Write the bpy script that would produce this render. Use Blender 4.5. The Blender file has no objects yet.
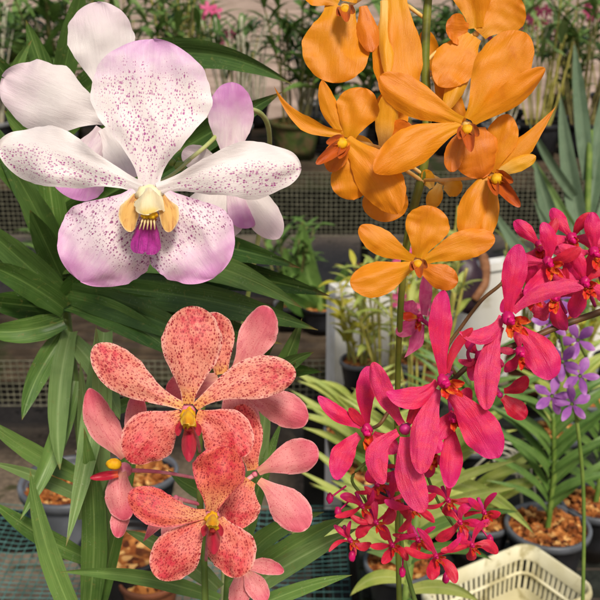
import bpy, math, random
from mathutils import Vector, noise
R = math.radians
S = bpy.context.scene
COL = S.collection
PITCH = R(20); CZ = 1.45; HT = 0.3125
CAM = Vector((0, 0, CZ))
FW = Vector((0, math.cos(PITCH), -math.sin(PITCH)))
UP = Vector((0, math.sin(PITCH), math.cos(PITCH)))
RT = Vector((1, 0, 0))

def ray(px, py):
    return FW + RT * ((px-300)/300*HT) + UP * ((300-py)/300*HT)
def K(px, py, d): return CAM + ray(px, py) * d
def onz(px, py, z):
    r = ray(px, py); return CAM + r * ((z-CZ)/r.z)
def ony(px, py, Y):
    r = ray(px, py); return CAM + r * (Y/r.y)
def PX(d): return HT/300*d

# ------------------------------------------------------------------ materials
def lin(c):
    if isinstance(c, str):
        c = [int(c[i:i+2], 16)/255 for i in (0, 2, 4)]
        return tuple((x/12.92 if x <= .04045 else ((x+.055)/1.055)**2.4) for x in c) + (1,)
    return tuple(c) + (1,)

class NT:
    def __init__(s, name):
        s.m = bpy.data.materials.new(name); s.m.use_nodes = True
        s.t = s.m.node_tree; s.t.nodes.clear()
        s.out = s.n('ShaderNodeOutputMaterial')
    def n(s, typ, **kw):
        nd = s.t.nodes.new(typ)
        for k, v in kw.items(): setattr(nd, k, v)
        return nd
    def put(s, sock, v):
        if isinstance(v, bpy.types.NodeSocket): s.t.links.new(v, sock)
        elif v is not None: sock.default_value = v
    def math(s, op, a, b=None, c=None, clamp=False):
        nd = s.n('ShaderNodeMath', operation=op, use_clamp=clamp)
        for i, v in enumerate((a, b, c)):
            if v is not None: s.put(nd.inputs[i], v)
        return nd.outputs[0]
    def ss(s, x, a, b):
        nd = s.n('ShaderNodeMapRange', interpolation_type='SMOOTHSTEP')
        s.put(nd.inputs[0], x); nd.inputs[1].default_value = a; nd.inputs[2].default_value = b
        return nd.outputs[0]
    def ssr(s, x, a, b):      # reversed
        return s.math('SUBTRACT', 1.0, s.ss(x, a, b))
    def mix(s, f, a, b):
        nd = s.n('ShaderNodeMix', data_type='RGBA')
        s.put(nd.inputs[0], f); s.put(nd.inputs[6], a); s.put(nd.inputs[7], b)
        return nd.outputs[2]
    def noise(s, vec, scale, detail=3, dist=0, rough=.55):
        nd = s.n('ShaderNodeTexNoise'); s.put(nd.inputs['Vector'], vec)
        nd.inputs['Scale'].default_value = scale; nd.inputs['Detail'].default_value = detail
        nd.inputs['Roughness'].default_value = rough; nd.inputs['Distortion'].default_value = dist
        return nd.outputs[0]
    def uv(s, name):
        return s.n('ShaderNodeUVMap', uv_map=name).outputs[0]
    def sep(s, v):
        nd = s.n('ShaderNodeSeparateXYZ'); s.put(nd.inputs[0], v); return nd.outputs
    def scl(s, v, x, y, z=1):
        nd = s.n('ShaderNodeMapping'); s.put(nd.inputs[0], v); nd.inputs['Scale'].default_value = (x, y, z); return nd.outputs[0]
    def principled(s, col, rough=.5, spec=.3, bump=None, bstr=.2, bdist=.001, coat=0, sheen=0, transl=0, tcol=None):
        p = s.n('ShaderNodeBsdfPrincipled')
        s.put(p.inputs['Base Color'], col); s.put(p.inputs['Roughness'], rough)
        p.inputs['Specular IOR Level'].default_value = spec
        if coat: p.inputs['Coat Weight'].default_value = coat; p.inputs['Coat Roughness'].default_value = .25
        if sheen: p.inputs['Sheen Weight'].default_value = sheen
        b = None
        if bump is not None:
            b = s.n('ShaderNodeBump'); b.inputs['Strength'].default_value = bstr; b.inputs['Distance'].default_value = bdist
            s.put(b.inputs['Height'], bump); s.t.links.new(b.outputs[0], p.inputs['Normal'])
        o = p.outputs[0]
        if transl:
            t = s.n('ShaderNodeBsdfTranslucent'); s.put(t.inputs[0], tcol if tcol is not None else col)
            if b: s.t.links.new(b.outputs[0], t.inputs[1])
            mx = s.n('ShaderNodeMixShader'); mx.inputs[0].default_value = transl
            s.t.links.new(o, mx.inputs[1]); s.t.links.new(t.outputs[0], mx.inputs[2]); o = mx.outputs[0]
        s.t.links.new(o, s.out.inputs[0])
        return s.m

def petal_mat(name, base, tip=None, tipr=(.6, 1), root=None, rootr=(.05, .3), edge=None, edger=(.75, 1), flush=None, flushr=(.3, .8),
              spot=None, sscale=7, srad=.3, sv=(.1, .2, .6, .8), su=(-1.2, -1.1, 1.1, 1.2), vein=None, vstr=.3, transl=.3,
              rough=.5, bumpy=.25, grain=0, spotkeep=1.0, mottle=None, blotch=None, soft=.14):
    m = NT(name); uv = m.sep(m.uv('UVMap')); u = m.math('MULTIPLY_ADD', uv[0], 2, -1); v = uv[1]
    mt = m.uv('Metric'); au = m.math('ABSOLUTE', u)
    nz = m.noise(mt, 1.6, 4)
    wob = m.math('MULTIPLY_ADD', nz, .36, -.18)
    vw = m.math('ADD', v, wob)
    c = lin(base)
    if mottle:
        c = m.mix(m.ss(m.noise(mt, 2.3, 4, .4), .4, .66), c, lin(mottle))
    if flush:
        f = m.math('MULTIPLY', m.ss(vw, flushr[0], (flushr[0]+flushr[1])/2), m.ssr(m.math('ADD', au, wob), .35, .95))
        f = m.math('MULTIPLY', f, m.ss(m.noise(mt, 3.5, 4), .3, .65))
        c = m.mix(m.math('MULTIPLY', f, .9), c, lin(flush))
    if tip: c = m.mix(m.ss(vw, *tipr), c, lin(tip))
    if root: c = m.mix(m.ssr(v, *rootr), c, lin(root))
    if edge: c = m.mix(m.ss(m.math('MAXIMUM', au, m.ss(v, .9, 1.0)), *edger), c, lin(edge))
    vn = m.noise(m.scl(mt, 5.5, .75), 1.0, 5, 1.1, .62)
    if vein: c = m.mix(m.math('MULTIPLY', m.ss(vn, .46, .72), vstr), c, lin(vein))
    if blotch: c = m.mix(m.math('MULTIPLY', m.ss(m.noise(mt, .9, 5, .6), .5, .75), .5), c, lin(blotch))
    if grain: c = m.mix(m.math('MULTIPLY', m.ss(m.noise(mt, 45, 2), .52, .68), grain), c, lin('ffd0d8'))
    h = vn
    if spot:
        vo = m.n('ShaderNodeTexVoronoi', voronoi_dimensions='2D'); wn = m.n('ShaderNodeTexNoise'); m.put(wn.inputs['Vector'], mt); wn.inputs['Scale'].default_value = 7; wn.inputs['Detail'].default_value = 3
        va = m.n('ShaderNodeVectorMath', operation='MULTIPLY_ADD'); m.put(va.inputs[0], wn.outputs[1]); va.inputs[1].default_value = (.10, .10, 0); m.put(va.inputs[2], m.scl(mt, 1.2, .8))
        m.put(vo.inputs['Vector'], va.outputs[0]); vo.inputs['Scale'].default_value = sscale
        rnd = m.sep(vo.outputs['Color'])
        keep = m.math('LESS_THAN', rnd[0], spotkeep)
        r = m.math('MULTIPLY_ADD', m.math('POWER', rnd[1], 1.6), srad*.95, srad*.42)
        mask = m.math('MULTIPLY', m.ss(vw, sv[0], sv[1]), m.ssr(vw, sv[2], sv[3]))
        uw = m.math('ADD', u, wob)
        mask = m.math('MULTIPLY', mask, m.math('MULTIPLY', m.ss(uw, su[0], su[1]), m.ssr(uw, su[2], su[3])))
        r = m.math('MULTIPLY', r, m.math('POWER', mask, .5))
        dd = m.math('ADD', vo.outputs['Distance'], m.math('MULTIPLY_ADD', m.noise(mt, sscale*2.5, 2), .2, -.1))
        k = m.math('DIVIDE', m.math('SUBTRACT', r, dd), soft, clamp=True)
        k = m.math('MULTIPLY', m.math('MULTIPLY', k, keep), m.math('MULTIPLY_ADD', rnd[2], .45, .55))
        k = m.math('MULTIPLY', k, m.ss(mask, .02, .2))
        c = m.mix(k, c, lin(spot))
    fine = m.noise(mt, 26, 3)
    hh = m.math('ADD', m.math('MULTIPLY', h, 1.0), m.math('MULTIPLY', fine, .35))
    rr_ = m.math('MULTIPLY_ADD', fine, .22, rough-.14)
    return m.principled(c, rr_, .42, hh, bumpy*1.15, .0012, sheen=.06, transl=transl)

def leaf_mat(name, base, dark, mid, rough=.36, transl=.12, midw=.05):
    m = NT(name); uv = m.sep(m.uv('UVMap')); u = m.math('MULTIPLY_ADD', uv[0], 2, -1); mt = m.uv('Metric')
    geo = m.n('ShaderNodeObjectInfo')
    c = m.mix(m.ss(m.noise(mt, .35, 4, .3), .35, .7), lin(base), lin(dark))
    st = m.noise(m.scl(mt, 14, .35), 1, 2)
    c = m.mix(m.math('MULTIPLY', m.ss(st, .45, .75), .35), c, lin(mid))
    c = m.mix(m.math('MULTIPLY', m.ssr(m.math('ABSOLUTE', u), midw*.3, midw*1.6), .55), c, lin(mid))
    c = m.mix(m.math('MULTIPLY', m.ss(m.math('ADD', uv[1], m.math('MULTIPLY_ADD', m.noise(mt, 4, 3), .1, -.05)), .94, 1), .8), c, lin('7c5c30'))
    # scattered blemishes
    bl = m.ss(m.noise(mt, 2.6, 6, .9), .6, .7)
    c = m.mix(m.math('MULTIPLY', bl, .55), c, lin('77723a'))
    ws = m.ss(m.noise(mt, 9, 4, .3), .6, .66); c = m.mix(m.math('MULTIPLY', m.math('MULTIPLY', ws, m.ss(m.noise(mt, .6, 2), .5, .65)), .35), c, lin('b4b8a0'))
    c = m.mix(m.math('MULTIPLY', geo.outputs['Random'], .3), c, lin(mid))
    return m.principled(c, m.math('MULTIPLY_ADD', m.noise(mt, 2, 3), .25, rough-.1), .4, st, .25, .001, transl=transl)

def plain(name, c1, c2, scale=20, rough=.6, bump=.3, bd=.002, spec=.3, metal=0, transl=0, c3=None, s3=3):
    m = NT(name); tc = m.n('ShaderNodeTexCoord').outputs['Object']
    n1 = m.noise(tc, scale, 5)
    c = m.mix(m.ss(n1, .35, .68), lin(c1), lin(c2))
    if c3: c = m.mix(m.ss(m.noise(tc, s3, 5, .5), .52, .66), c, lin(c3))
    return m.principled(c, m.math('MULTIPLY_ADD', n1, .3, rough-.15), spec, n1, bump, bd, transl=transl)

M = {}
# white vanda
WSP = 'b04a94'
M['w_dorsal'] = petal_mat('white_sepal_spotted', 'f2e6e4', tip='dba6d4', tipr=(.62, 1.05), spot=WSP, sscale=9.0, srad=.40, sv=(.0, .12, .66, .9), su=(-1.05, -.55, .55, 1.05), vein='e8d2e2', vstr=.3, transl=.28, spotkeep=.85)
M['w_petl'] = petal_mat('white_petal_spotted_lower', 'f1e7e4', spot=WSP, sscale=9.0, srad=.40, sv=(.02, .2, .98, 1.1), su=(-.95, -.7, .1, .4), vein='e2d6d8', vstr=.3, transl=.28, spotkeep=.85)
M['w_petr'] = petal_mat('white_petal_spotted_edge', 'f1e7e4', spot=WSP, sscale=9.0, srad=.40, sv=(.02, .2, .98, 1.1), su=(-.4, -.1, .7, .95), vein='e2d6d8', vstr=.3, transl=.28, spotkeep=.85)
M['w_low'] = petal_mat('pink_sepal_spotted', 'efdfe2', tip='d68fc6', tipr=(.5, 1.05), edge='dca6d2', edger=(.7, 1.25), spot='96407c', sscale=8.6, srad=.40, sv=(.08, .2, .5, .78), vein='cf8cc2', vstr=.4, transl=.28, spotkeep=.92)
M['w_back'] = petal_mat('white_petal_reverse', 'ece2df', tip='ead3dc', tipr=(.5, 1), vein='d9cbcb', vstr=.4, transl=.35)
M['w_pink'] = petal_mat('pink_tipped_reverse', 'e3d0d4', tip='c983bf', tipr=(.35, .9), vein='cfa3c2', vstr=.5, transl=.3)
M['w_lip'] = petal_mat('magenta_lip', 'a31c86', root='d9a24e', rootr=(.12, .3), vein='6e0c5c', vstr=.8, transl=.1, rough=.4, bumpy=.6)
M['w_mouth'] = plain('brown_mouth', '8a4a24', 'b8742c', 200, .6, .3, .0005)
M['w_lobe'] = petal_mat('peach_lobe', 'dcae62', edge='e8cf96', vein='9a4a2a', vstr=.6, transl=.25)
M['cream'] = plain('cream_column', 'efe2c4', 'e8d6a4', 120, .6, .15, .0005)
M['yellow'] = plain('yellow_callus', 'e6b412', 'c88a0a', 260, .6, .3, .0005)
# salmon
SAL = dict(sscale=9.6, srad=.45, transl=.3, vein='e0786a', vstr=.3)
M['s_pet'] = petal_mat('salmon_petal_spotted', 'f2a088', root='f2b060', rootr=(.0, .25), flush='da3f52', flushr=(.45, 1.15), edge='f0b0a0', edger=(.78, 1.0), spot='a01c30', sv=(-.2, .0, 1.1, 1.3), mottle='ee8c78', **SAL)
M['s_low'] = petal_mat('coral_sepal_spotted', 'ea8472', root='e89a5c', rootr=(.0, .22), flush='d62c44', flushr=(.35, 1.05), edge='eda294', edger=(.82, 1.0), spot='9c1828', sv=(-.2, .0, 1.1, 1.3), mottle='e56c60', sscale=11, srad=.44, transl=.28, vein='d4606a', vstr=.3)
M['s_red'] = petal_mat('red_petal_spotted', 'e06a54', root='e39a68', rootr=(.1, .5), flush='cc2440', flushr=(.35, 1.0), edge='da5c60', edger=(.8, 1.0), spot='901424', sv=(-.2, .0, 1.1, 1.3), sscale=12, srad=.42, transl=.26, vein='c8485a', vstr=.3)
M['s_back'] = petal_mat('pink_petal_reverse', 'e58d8c', tip='dc5c72', tipr=(.5, 1.0), root='e8a28a', rootr=(.0, .3), edge='e9a0a0', edger=(.8, 1), vein='c44a62', vstr=.55, transl=.28, spot='c8485a', sscale=13, srad=.3, sv=(.1, .3, 1.1, 1.2), spotkeep=.6)
M['s_lip'] = petal_mat('crimson_lip', 'a81e34', root='d2572f', rootr=(0, .3), vein='700a20', vstr=.7, transl=.1, rough=.35)
M['hood'] = petal_mat('golden_hood', 'e6b41e', tip='d8900c', tipr=(.5, 1), root='e89a3c', rootr=(0, .4), edge='f2d050', vein='c8800c', vstr=.5, transl=.2, rough=.55)
M['s_mouth'] = plain('dark_red_mouth', '7c1420', 'a02820', 300, .6, .3, .0005)
M['cream_hood'] = petal_mat('cream_hood', 'f1e4bc', tip='e6c864', tipr=(.6, 1), root='f3eadc', rootr=(0, .4), edge='f4e8c0', vein='e0cc94', vstr=.5, transl=.3, rough=.55)
M['s_ped'] = plain('pink_pedicel', 'cf6a80', 'e09aa0', 200, .45, .1, .0005)
# orange
M['o_pet'] = petal_mat('orange_petal', 'eb9208', tip='e58605', tipr=(.6, 1.1), root='e8a010', rootr=(.0, .35), vein='da7c06', vstr=.3, mottle='ea930c', blotch='cf6a04', transl=.36, rough=.5)
M['o_dark'] = petal_mat('deep_orange_petal', 'd87806', tip='cc6a05', tipr=(.5, 1.0), vein='b85604', vstr=.3, mottle='d87a08', transl=.25)
M['o_light'] = petal_mat('yellow_orange_petal', 'eaa81c', tip='e29a12', root='f0c86a', rootr=(.0, .6), vein='e0961a', vstr=.25, transl=.35)
M['o_lip'] = petal_mat('rust_lip', 'b0500e', root='d8820a', rootr=(0, .3), vein='8a2c08', vstr=.7, transl=.1, rough=.4)
M['o_ped'] = plain('pale_yellow_pedicel', 'd8a850', 'e8c98a', 150, .45, .15, .0005)
M['o_stem'] = plain('olive_stem', '5d6b22', '7a7a2c', 60, .45, .2, .001, c3='4a4a1c', s3=25)
# magenta
M['m_pet'] = petal_mat('magenta_petal', 'dc0858', tip='d80e72', tipr=(.5, 1), root='e01a50', rootr=(0, .3), vein='c40a54', vstr=.4, mottle='e8184e', blotch='ea3a78', grain=.10, transl=.3, rough=.42, bumpy=.4)
M['m_edge'] = petal_mat('pink_grained_petal', 'dc1664', vein='c40c50', vstr=.35, mottle='e82c5c', blotch='e84480', grain=.22, transl=.3, rough=.42, bumpy=.5)
M['m_red'] = petal_mat('crimson_petal', 'c80c3a', vein='94062c', vstr=.5, mottle='d41c38', transl=.25, grain=.08)
M['m_pale'] = petal_mat('pale_pink_petal', 'e0508e', vein='c02c70', vstr=.5, mottle='e8709c', transl=.35)
M['m_lip'] = petal_mat('red_yellow_lip', 'c81a14', root='e08a1c', rootr=(.1, .5), vein='e0a01c', vstr=.5, transl=.15)
M['m_knob'] = plain('magenta_knob', 'cc1268', 'a80c50', 200, .4, .1, .0005)
M['m_ped'] = plain('magenta_pedicel', 'c02a7a', 'a81c60', 150, .45, .1, .0005)
M['m_stem'] = plain('brown_stem', '6a4a2c', '4c3a20', 80, .5, .3, .001)
M['violet'] = petal_mat('violet_petal', 'a862b4', tip='cc90d2', vein='6a2c98', vstr=.5, transl=.35)
M['small_yellow'] = petal_mat('yellow_petal', 'e8c410', vein='c89a08', transl=.35)
M['small_orange'] = petal_mat('red_orange_petal', 'd8401c', root='e89a1c', rootr=(0, .4), vein='b82a10', transl=.3)
# greenery
M['leaf_dark'] = leaf_mat('dark_strap_leaf', '35541c', '1f3a12', '688544', .34)
M['leaf_mid'] = leaf_mat('green_strap_leaf', '527430', '365822', '8aa45c', .36)
M['leaf_pale'] = leaf_mat('pale_strap_leaf', '6a8648', '547038', '93a86e', .45, .15, .08)
M['leaf_grey'] = leaf_mat('grey_green_leaf', '5c7458', '465e44', '8a9c80', .45, .12)
M['leaf_lime'] = leaf_mat('lime_strap_leaf', 'b4bd58', '8ca63e', 'd6da96', .4, .38)
M['leaf_yel'] = leaf_mat('yellow_leaf', 'b4ac28', '94982a', 'd0c860', .4, .3)
M['stem_green'] = plain('green_stem', '55702c', '75883f', 50, .42, .15, .001)
M['stem_pale'] = plain('pale_flower_stem', 'b4b87c', '8c9c50', 40, .42, .12, .001)
M['cane'] = plain('striped_cane', '6c6438', '8c8656', 45, .5, .3, .001, c3='4c4424', s3=22)
M['cane_y'] = plain('yellow_cane', '9a9444', 'b2a85c', 45, .5, .3, .001, c3='7c7430', s3=22)
M['root'] = plain('aerial_root', 'c9c4b0', 'a8a088', 90, .6, .2, .001)
# hard things
M['pot_black'] = plain('black_plastic', '141416', '26262a', 12, .42, .05, .001, c3='3c3a36', s3=9)
M['pot_grey'] = plain('grey_plastic', '4c4f54', '6c7078', 10, .42, .05, .001)
M['rim_grey'] = plain('grey_rim', '7c7e80', '55575a', 30, .4, .08, .001)
M['moss'] = plain('mossy_clay', '3c4a1a', '5c4a30', 35, .85, .8, .006, c3='2a3812', s3=14)
M['terra'] = plain('terracotta', '8a5236', '6e4430', 25, .8, .3, .002)
M['bark'] = None
m = NT('bark_chips'); tc = m.n('ShaderNodeTexCoord').outputs['Object']
vo = m.n('ShaderNodeTexVoronoi'); m.put(vo.inputs['Vector'], tc); vo.inputs['Scale'].default_value = 110
r_ = m.sep(vo.outputs['Color'])
c = m.mix(r_[0], lin('7a3e18'), lin('b8763a')); c = m.mix(m.ss(r_[1], .6, .9), c, lin('4c2410')); c = m.mix(m.ss(r_[2], .8, .95), c, lin('d0a060'))
M['bark'] = m.principled(c, .75, .2, vo.outputs['Distance'], .5, .002)
M['mesh_dark'] = plain('dark_netting', '1c1f1c', '33362f', 40, .6, .1, .001)
M['mesh_light'] = plain('weathered_netting', '6a6a58', '8a8872', 40, .6, .1, .001)
M['mesh_teal'] = plain('teal_mesh', '3a5f58', '56807a', 40, .5, .1, .001)
M['wood_dark'] = plain('weathered_bench_wood', '3a3026', '544636', 18, .8, .4, .003, c3='2c3218', s3=6)
M['steel'] = plain('dark_leg_and_shade', '1a1a18', '2c2a26', 12, .6, .1, .001)
M['glare_white'] = plain('white_glare_backdrop', 'f1f0ea', 'e4e1d6', 6, .55, .15, .001, c3='c9c2ac', s3=7)  # bright white standing in for the overexposed background
M['basket'] = plain('cream_plastic', 'd8d2b4', 'c6be9a', 14, .5, .2, .0012, c3='a49a72', s3=32)
M['bag'] = plain('mauve_person_stand_in', '43303a', '2e2028', 30, .45, .4, .003)
M['strap'] = plain('tan_strap', 'a9744e', '8e5e3c', 60, .55, .2, .001)
# ground
m = NT('stained_concrete'); tc = m.n('ShaderNodeTexCoord').outputs['Object']
n1 = m.noise(tc, 2.2, 6, .4); n2 = m.noise(tc, 60, 4)
c = m.mix(m.ss(n1, .35, .65), lin('7c6e5e'), lin('5e5347'))
c = m.mix(m.math('MULTIPLY', m.ss(n2, .4, .7), .5), c, lin('917f6c'))
c = m.mix(m.ss(m.noise(tc, 5.5, 5, .8), .6, .7), c, lin('3f3e28'))
c = m.mix(m.math('MULTIPLY', m.ss(m.noise(tc, 14, 5, .5), .62, .68), .7), c, lin('2a2820'))
M['ground'] = m.principled(c, .85, .2, m.math('ADD', n1, m.math('MULTIPLY', n2, .3)), .4, .01)

m = NT('gravel_painted_sunlit'); tc = m.n('ShaderNodeTexCoord').outputs['Object']  # pale tones brighten the far ground as if sunlit
n1 = m.noise(tc, 1.3, 6, .5); n2 = m.noise(tc, 16, 5)
c = m.mix(m.ss(n1, .38, .62), lin('b8a090'), lin('947e6e')); c = m.mix(m.math('MULTIPLY', m.ss(n2, .45, .7), .6), c, lin('8a7c6c')); c = m.mix(m.math('MULTIPLY', m.ss(m.noise(tc, 2.6, 5), .6, .7), .7), c, lin('6c6a48'))
M['path'] = m.principled(c, .9, .15, n2, .5, .03)
# ------------------------------------------------------------------ object helpers
ORG = {}
def empty(name, loc):
    o = bpy.data.objects.new(name, None); COL.objects.link(o); o.location = loc
    o.empty_display_size = .02; ORG[o] = Vector(loc); return o
def tag(o, label=None, cat=None, group=None, kind=None):
    if label: o['label'] = label
    if cat: o['category'] = cat
    if group: o['group'] = group
    if kind: o['kind'] = kind
    return o
def mk(name, geo, mat, parent=None, origin=None, smooth=True, label=None):
    V, F = geo[0], geo[1]
    if origin is None: origin = V[0]
    origin = Vector(origin)
    me = bpy.data.meshes.new(name)
    me.from_pydata([tuple(v-origin) for v in V], [], F)
    if len(geo) > 2:
        for nm, arr in (('UVMap', geo[2]), ('Metric', geo[3])):
            l = me.uv_layers.new(name=nm)
            for lp in me.loops: l.data[lp.index].uv = arr[lp.vertex_index]
    me.materials.append(mat)
    if smooth:
        for p in me.polygons: p.use_smooth = True
    o = bpy.data.objects.new(name, me); COL.objects.link(o)
    if parent is not None:
        o.parent = parent; o.location = origin - ORG[parent]
    else: o.location = origin
    ORG[o] = origin
    if label: o['label'] = label
    return o
def join(*gs):
    V, F, A, B = [], [], [], []; uv = all(len(g) > 2 for g in gs)
    for g in gs:
        n = len(V); V += g[0]; F += [tuple(i+n for i in f) for f in g[1]]
        if uv: A += g[2]; B += g[3]
    return (V, F, A, B) if uv else (V, F)
def copy_tree(o, parent=None):
    c = o.copy(); COL.objects.link(c)
    if parent is not None: c.parent = parent
    for ch in list(o.children): copy_tree(ch, c)
    return c

RNG = random.Random(7)
def blade(P0, P1, w, t0=.6, wb=.25, tp=.5, lat=0., bulge=0., cup=.1, roll=0., rip=0., fold=0., nu=8, nv=28, twist=0., facing=None, seed=None, notch=0., s_=0.):
    """A petal or leaf: quadratic spine P0-P1, width w (m), lat = sideways bow (m), bulge = bow to the viewer (m)."""
    if seed is None: seed = RNG.random()*1000
    mid = (P0+P1)/2
    N0 = (CAM-mid).normalized() if facing is None else Vector(facing).normalized()
    ax = (P1-P0).normalized(); L = (P1-P0).length
    side = ax.cross(N0).normalized()
    N0 = side.cross(ax).normalized()
    C1 = mid + side*lat*2 + N0*bulge*2
    V, F, U, Mt = [], [], [], []
    for j in range(nv+1):
        s = j/nv; t = 1-(1-s)**2.1 if tp < .8 else 1-(1-s)**1.35
        t = min(t, .9999)
        c = P0*(1-t)**2 + C1*2*t*(1-t) + P1*t*t
        # S-curve for liveliness
        c = c + side*s_*math.sin(t*math.pi*2)
        T = ((C1-P0)*(1-t)*2 + (P1-C1)*2*t).normalized()
        Wd = T.cross(N0).normalized(); Nn = Wd.cross(T).normalized()
        a = roll + twist*(t-.3)
        W2 = Wd*math.cos(a) + Nn*math.sin(a); N2 = -Wd*math.sin(a) + Nn*math.cos(a)
        if t < t0:
            q = t/t0; q = q*q*(3-2*q); ww = wb + (1-wb)*q
        else:
            q = (t-t0)/(1-t0); ww = max(0., 1-q*q)**tp if tp < .8 else max(0., 1-q**tp)
        ww = max(ww, .012)
        for i in range(nu+1):
            u = -1 + 2*i/nu
            sg_ = math.copysign(3, u) if tp < .8 else 0
            e = 1 + rip*.5*noise.noise(Vector((seed, t*5, u*1.2))) + (.05*abs(u)**3*noise.noise(Vector((seed+1, t*13, sg_))) if tp < .8 else .05*noise.noise(Vector((seed, t*9, 0))))
            hw = w/2*ww*u*e
            z = cup*w*ww*ww*(u*u) - fold*w*ww*(1-abs(u))
            z += rip*w*(u*u)*noise.noise(Vector((seed+9, t*4.2, math.copysign(3, u))))*1.1
            z += ww*w*.12*noise.noise(Vector((seed+3, t*2.6, u*1.7))) + ww*w*.03*noise.noise(Vector((seed+5, t*7, u*4)))
            if tp < .8: z += ww*w*.07*abs(u)**3*noise.noise(Vector((seed+7, t*11, sg_*2)))
            p = c + W2*hw + N2*z
            if notch and t > .9: p = p - T*notch*w*(1-abs(u))*(t-.9)*10
            V.append(p); U.append(((u+1)/2, t)); Mt.append((hw*100 + seed % 7, t*L*100))
    k = nu+1
    for j in range(nv):
        for i in range(nu): F.append((j*k+i, j*k+i+1, (j+1)*k+i+1, (j+1)*k+i))
    return V, F, U, Mt

def tube(pts, rad, n=8, sub=6, cap=True):
    pts = [Vector(p) for p in pts]
    if not isinstance(rad, (list, tuple)): rad = [rad]*len(pts)
    P, Rr = [], []
    for i in range(len(pts)-1):
        a = pts[max(i-1, 0)]; b = pts[i]; c = pts[i+1]; d = pts[min(i+2, len(pts)-1)]
        for j in range(sub):
            t = j/sub
            P.append(.5*((2*b)+(c-a)*t+(2*a-5*b+4*c-d)*t*t+(3*b-a-3*c+d)*t**3)); Rr.append(rad[i]*(1-t)+rad[i+1]*t)
    P.append(pts[-1]); Rr.append(rad[-1])
    V, F = [], []; ref = Vector((.3, .2, .9)).normalized()
    for i, p in enumerate(P):
        T = (P[min(i+1, len(P)-1)]-P[max(i-1, 0)])
        T = T.normalized() if T.length > 1e-9 else Vector((0, 0, 1))
        if abs(T.dot(ref)) > .95: ref = Vector((1, .1, 0))
        A = T.cross(ref).normalized(); B = T.cross(A)
        for k in range(n):
            an = 2*math.pi*k/n; V.append(p+(A*math.cos(an)+B*math.sin(an))*Rr[i])
    for i in range(len(P)-1):
        for k in range(n): F.append((i*n+k, i*n+(k+1) % n, (i+1)*n+(k+1) % n, (i+1)*n+k))
    if cap:
        F.append(tuple(range(n-1, -1, -1))); F.append(tuple(len(V)-n+k for k in range(n)))
    return V, F
def blob(c, r, axis=None, nz_=.08, seg=14, rings=9, seed=None):
    """ellipsoid, r=(rx,ry,rz) in camera axes (right, up, toward camera)"""
    if seed is None: seed = RNG.random()*100
    V, F = [], []; c = Vector(c)
    for j in range(rings+1):
        th = math.pi*j/rings
        for i in range(seg):
            ph = 2*math.pi*i/seg
            d = Vector((math.sin(th)*math.cos(ph), math.cos(th), math.sin(th)*math.sin(ph)))
            k = 1+nz_*noise.noise(d*2+Vector((seed, 0, 0)))*2
            V.append(c+(RT*d.x*r[0]+UP*d.y*r[1]-FW*d.z*r[2])*k)
    for j in range(rings):
        for i in range(seg): F.append((j*seg+i, (j+1)*seg+i, (j+1)*seg+(i+1) % seg, j*seg+(i+1) % seg))
    return V, F
def lathe(c, prof, n=28):
    V, F = [], []; c = Vector(c)
    for r, z in prof:
        for k in range(n):
            a = 2*math.pi*k/n; V.append(c+Vector((r*math.cos(a), r*math.sin(a), z)))
    for j in range(len(prof)-1):
        for k in range(n): F.append((j*n+k, j*n+(k+1) % n, (j+1)*n+(k+1) % n, (j+1)*n+k))
    return V, F
def box(c, s, rz=0):
    c = Vector(c); V = []
    for x in (-1, 1):
        for y in (-1, 1):
            for z in (-1, 1):
                a, b = x*s[0]/2, y*s[1]/2
                V.append(c+Vector((a*math.cos(rz)-b*math.sin(rz), a*math.sin(rz)+b*math.cos(rz), z*s[2]/2)))
    F = [(0, 1, 3, 2), (4, 6, 7, 5), (0, 4, 5, 1), (2, 3, 7, 6), (0, 2, 6, 4), (1, 5, 7, 3)]
    return V, F
def grid(O, A, B, na, nb, th):
    """netting of crossing strands spanning vectors A and B from O (strands are thin square rods)"""
    O, A, B = Vector(O), Vector(A), Vector(B); g = []; Nn = A.cross(B).normalized()*th*.9
    for i in range(na+1):
        p = O+A*(i/na)+Nn*noise.noise(Vector((i*.7, 0, 0)))*2
        w1, w2 = (A.normalized()*.005*noise.noise(Vector((i*.23, q, O.x))) for q in (5, 9))
        g.append(tube([p, p+B*.5+w1+Nn*3*noise.noise(Vector((i*.1, 3, 0))), p+B+w2+B*.03*noise.noise(Vector((i*.15, 1, 4)))], th/2, 3, 1, False))
    for j in range(nb+1):
        p = O+B*(j/nb)+Nn
        g.append(tube([p+A*(q/12)+B*(.035*noise.noise(Vector((q*.55, j*.12, 1)))) for q in range(13)], th/2, 3, 1, False))
    return join(*g)

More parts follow.
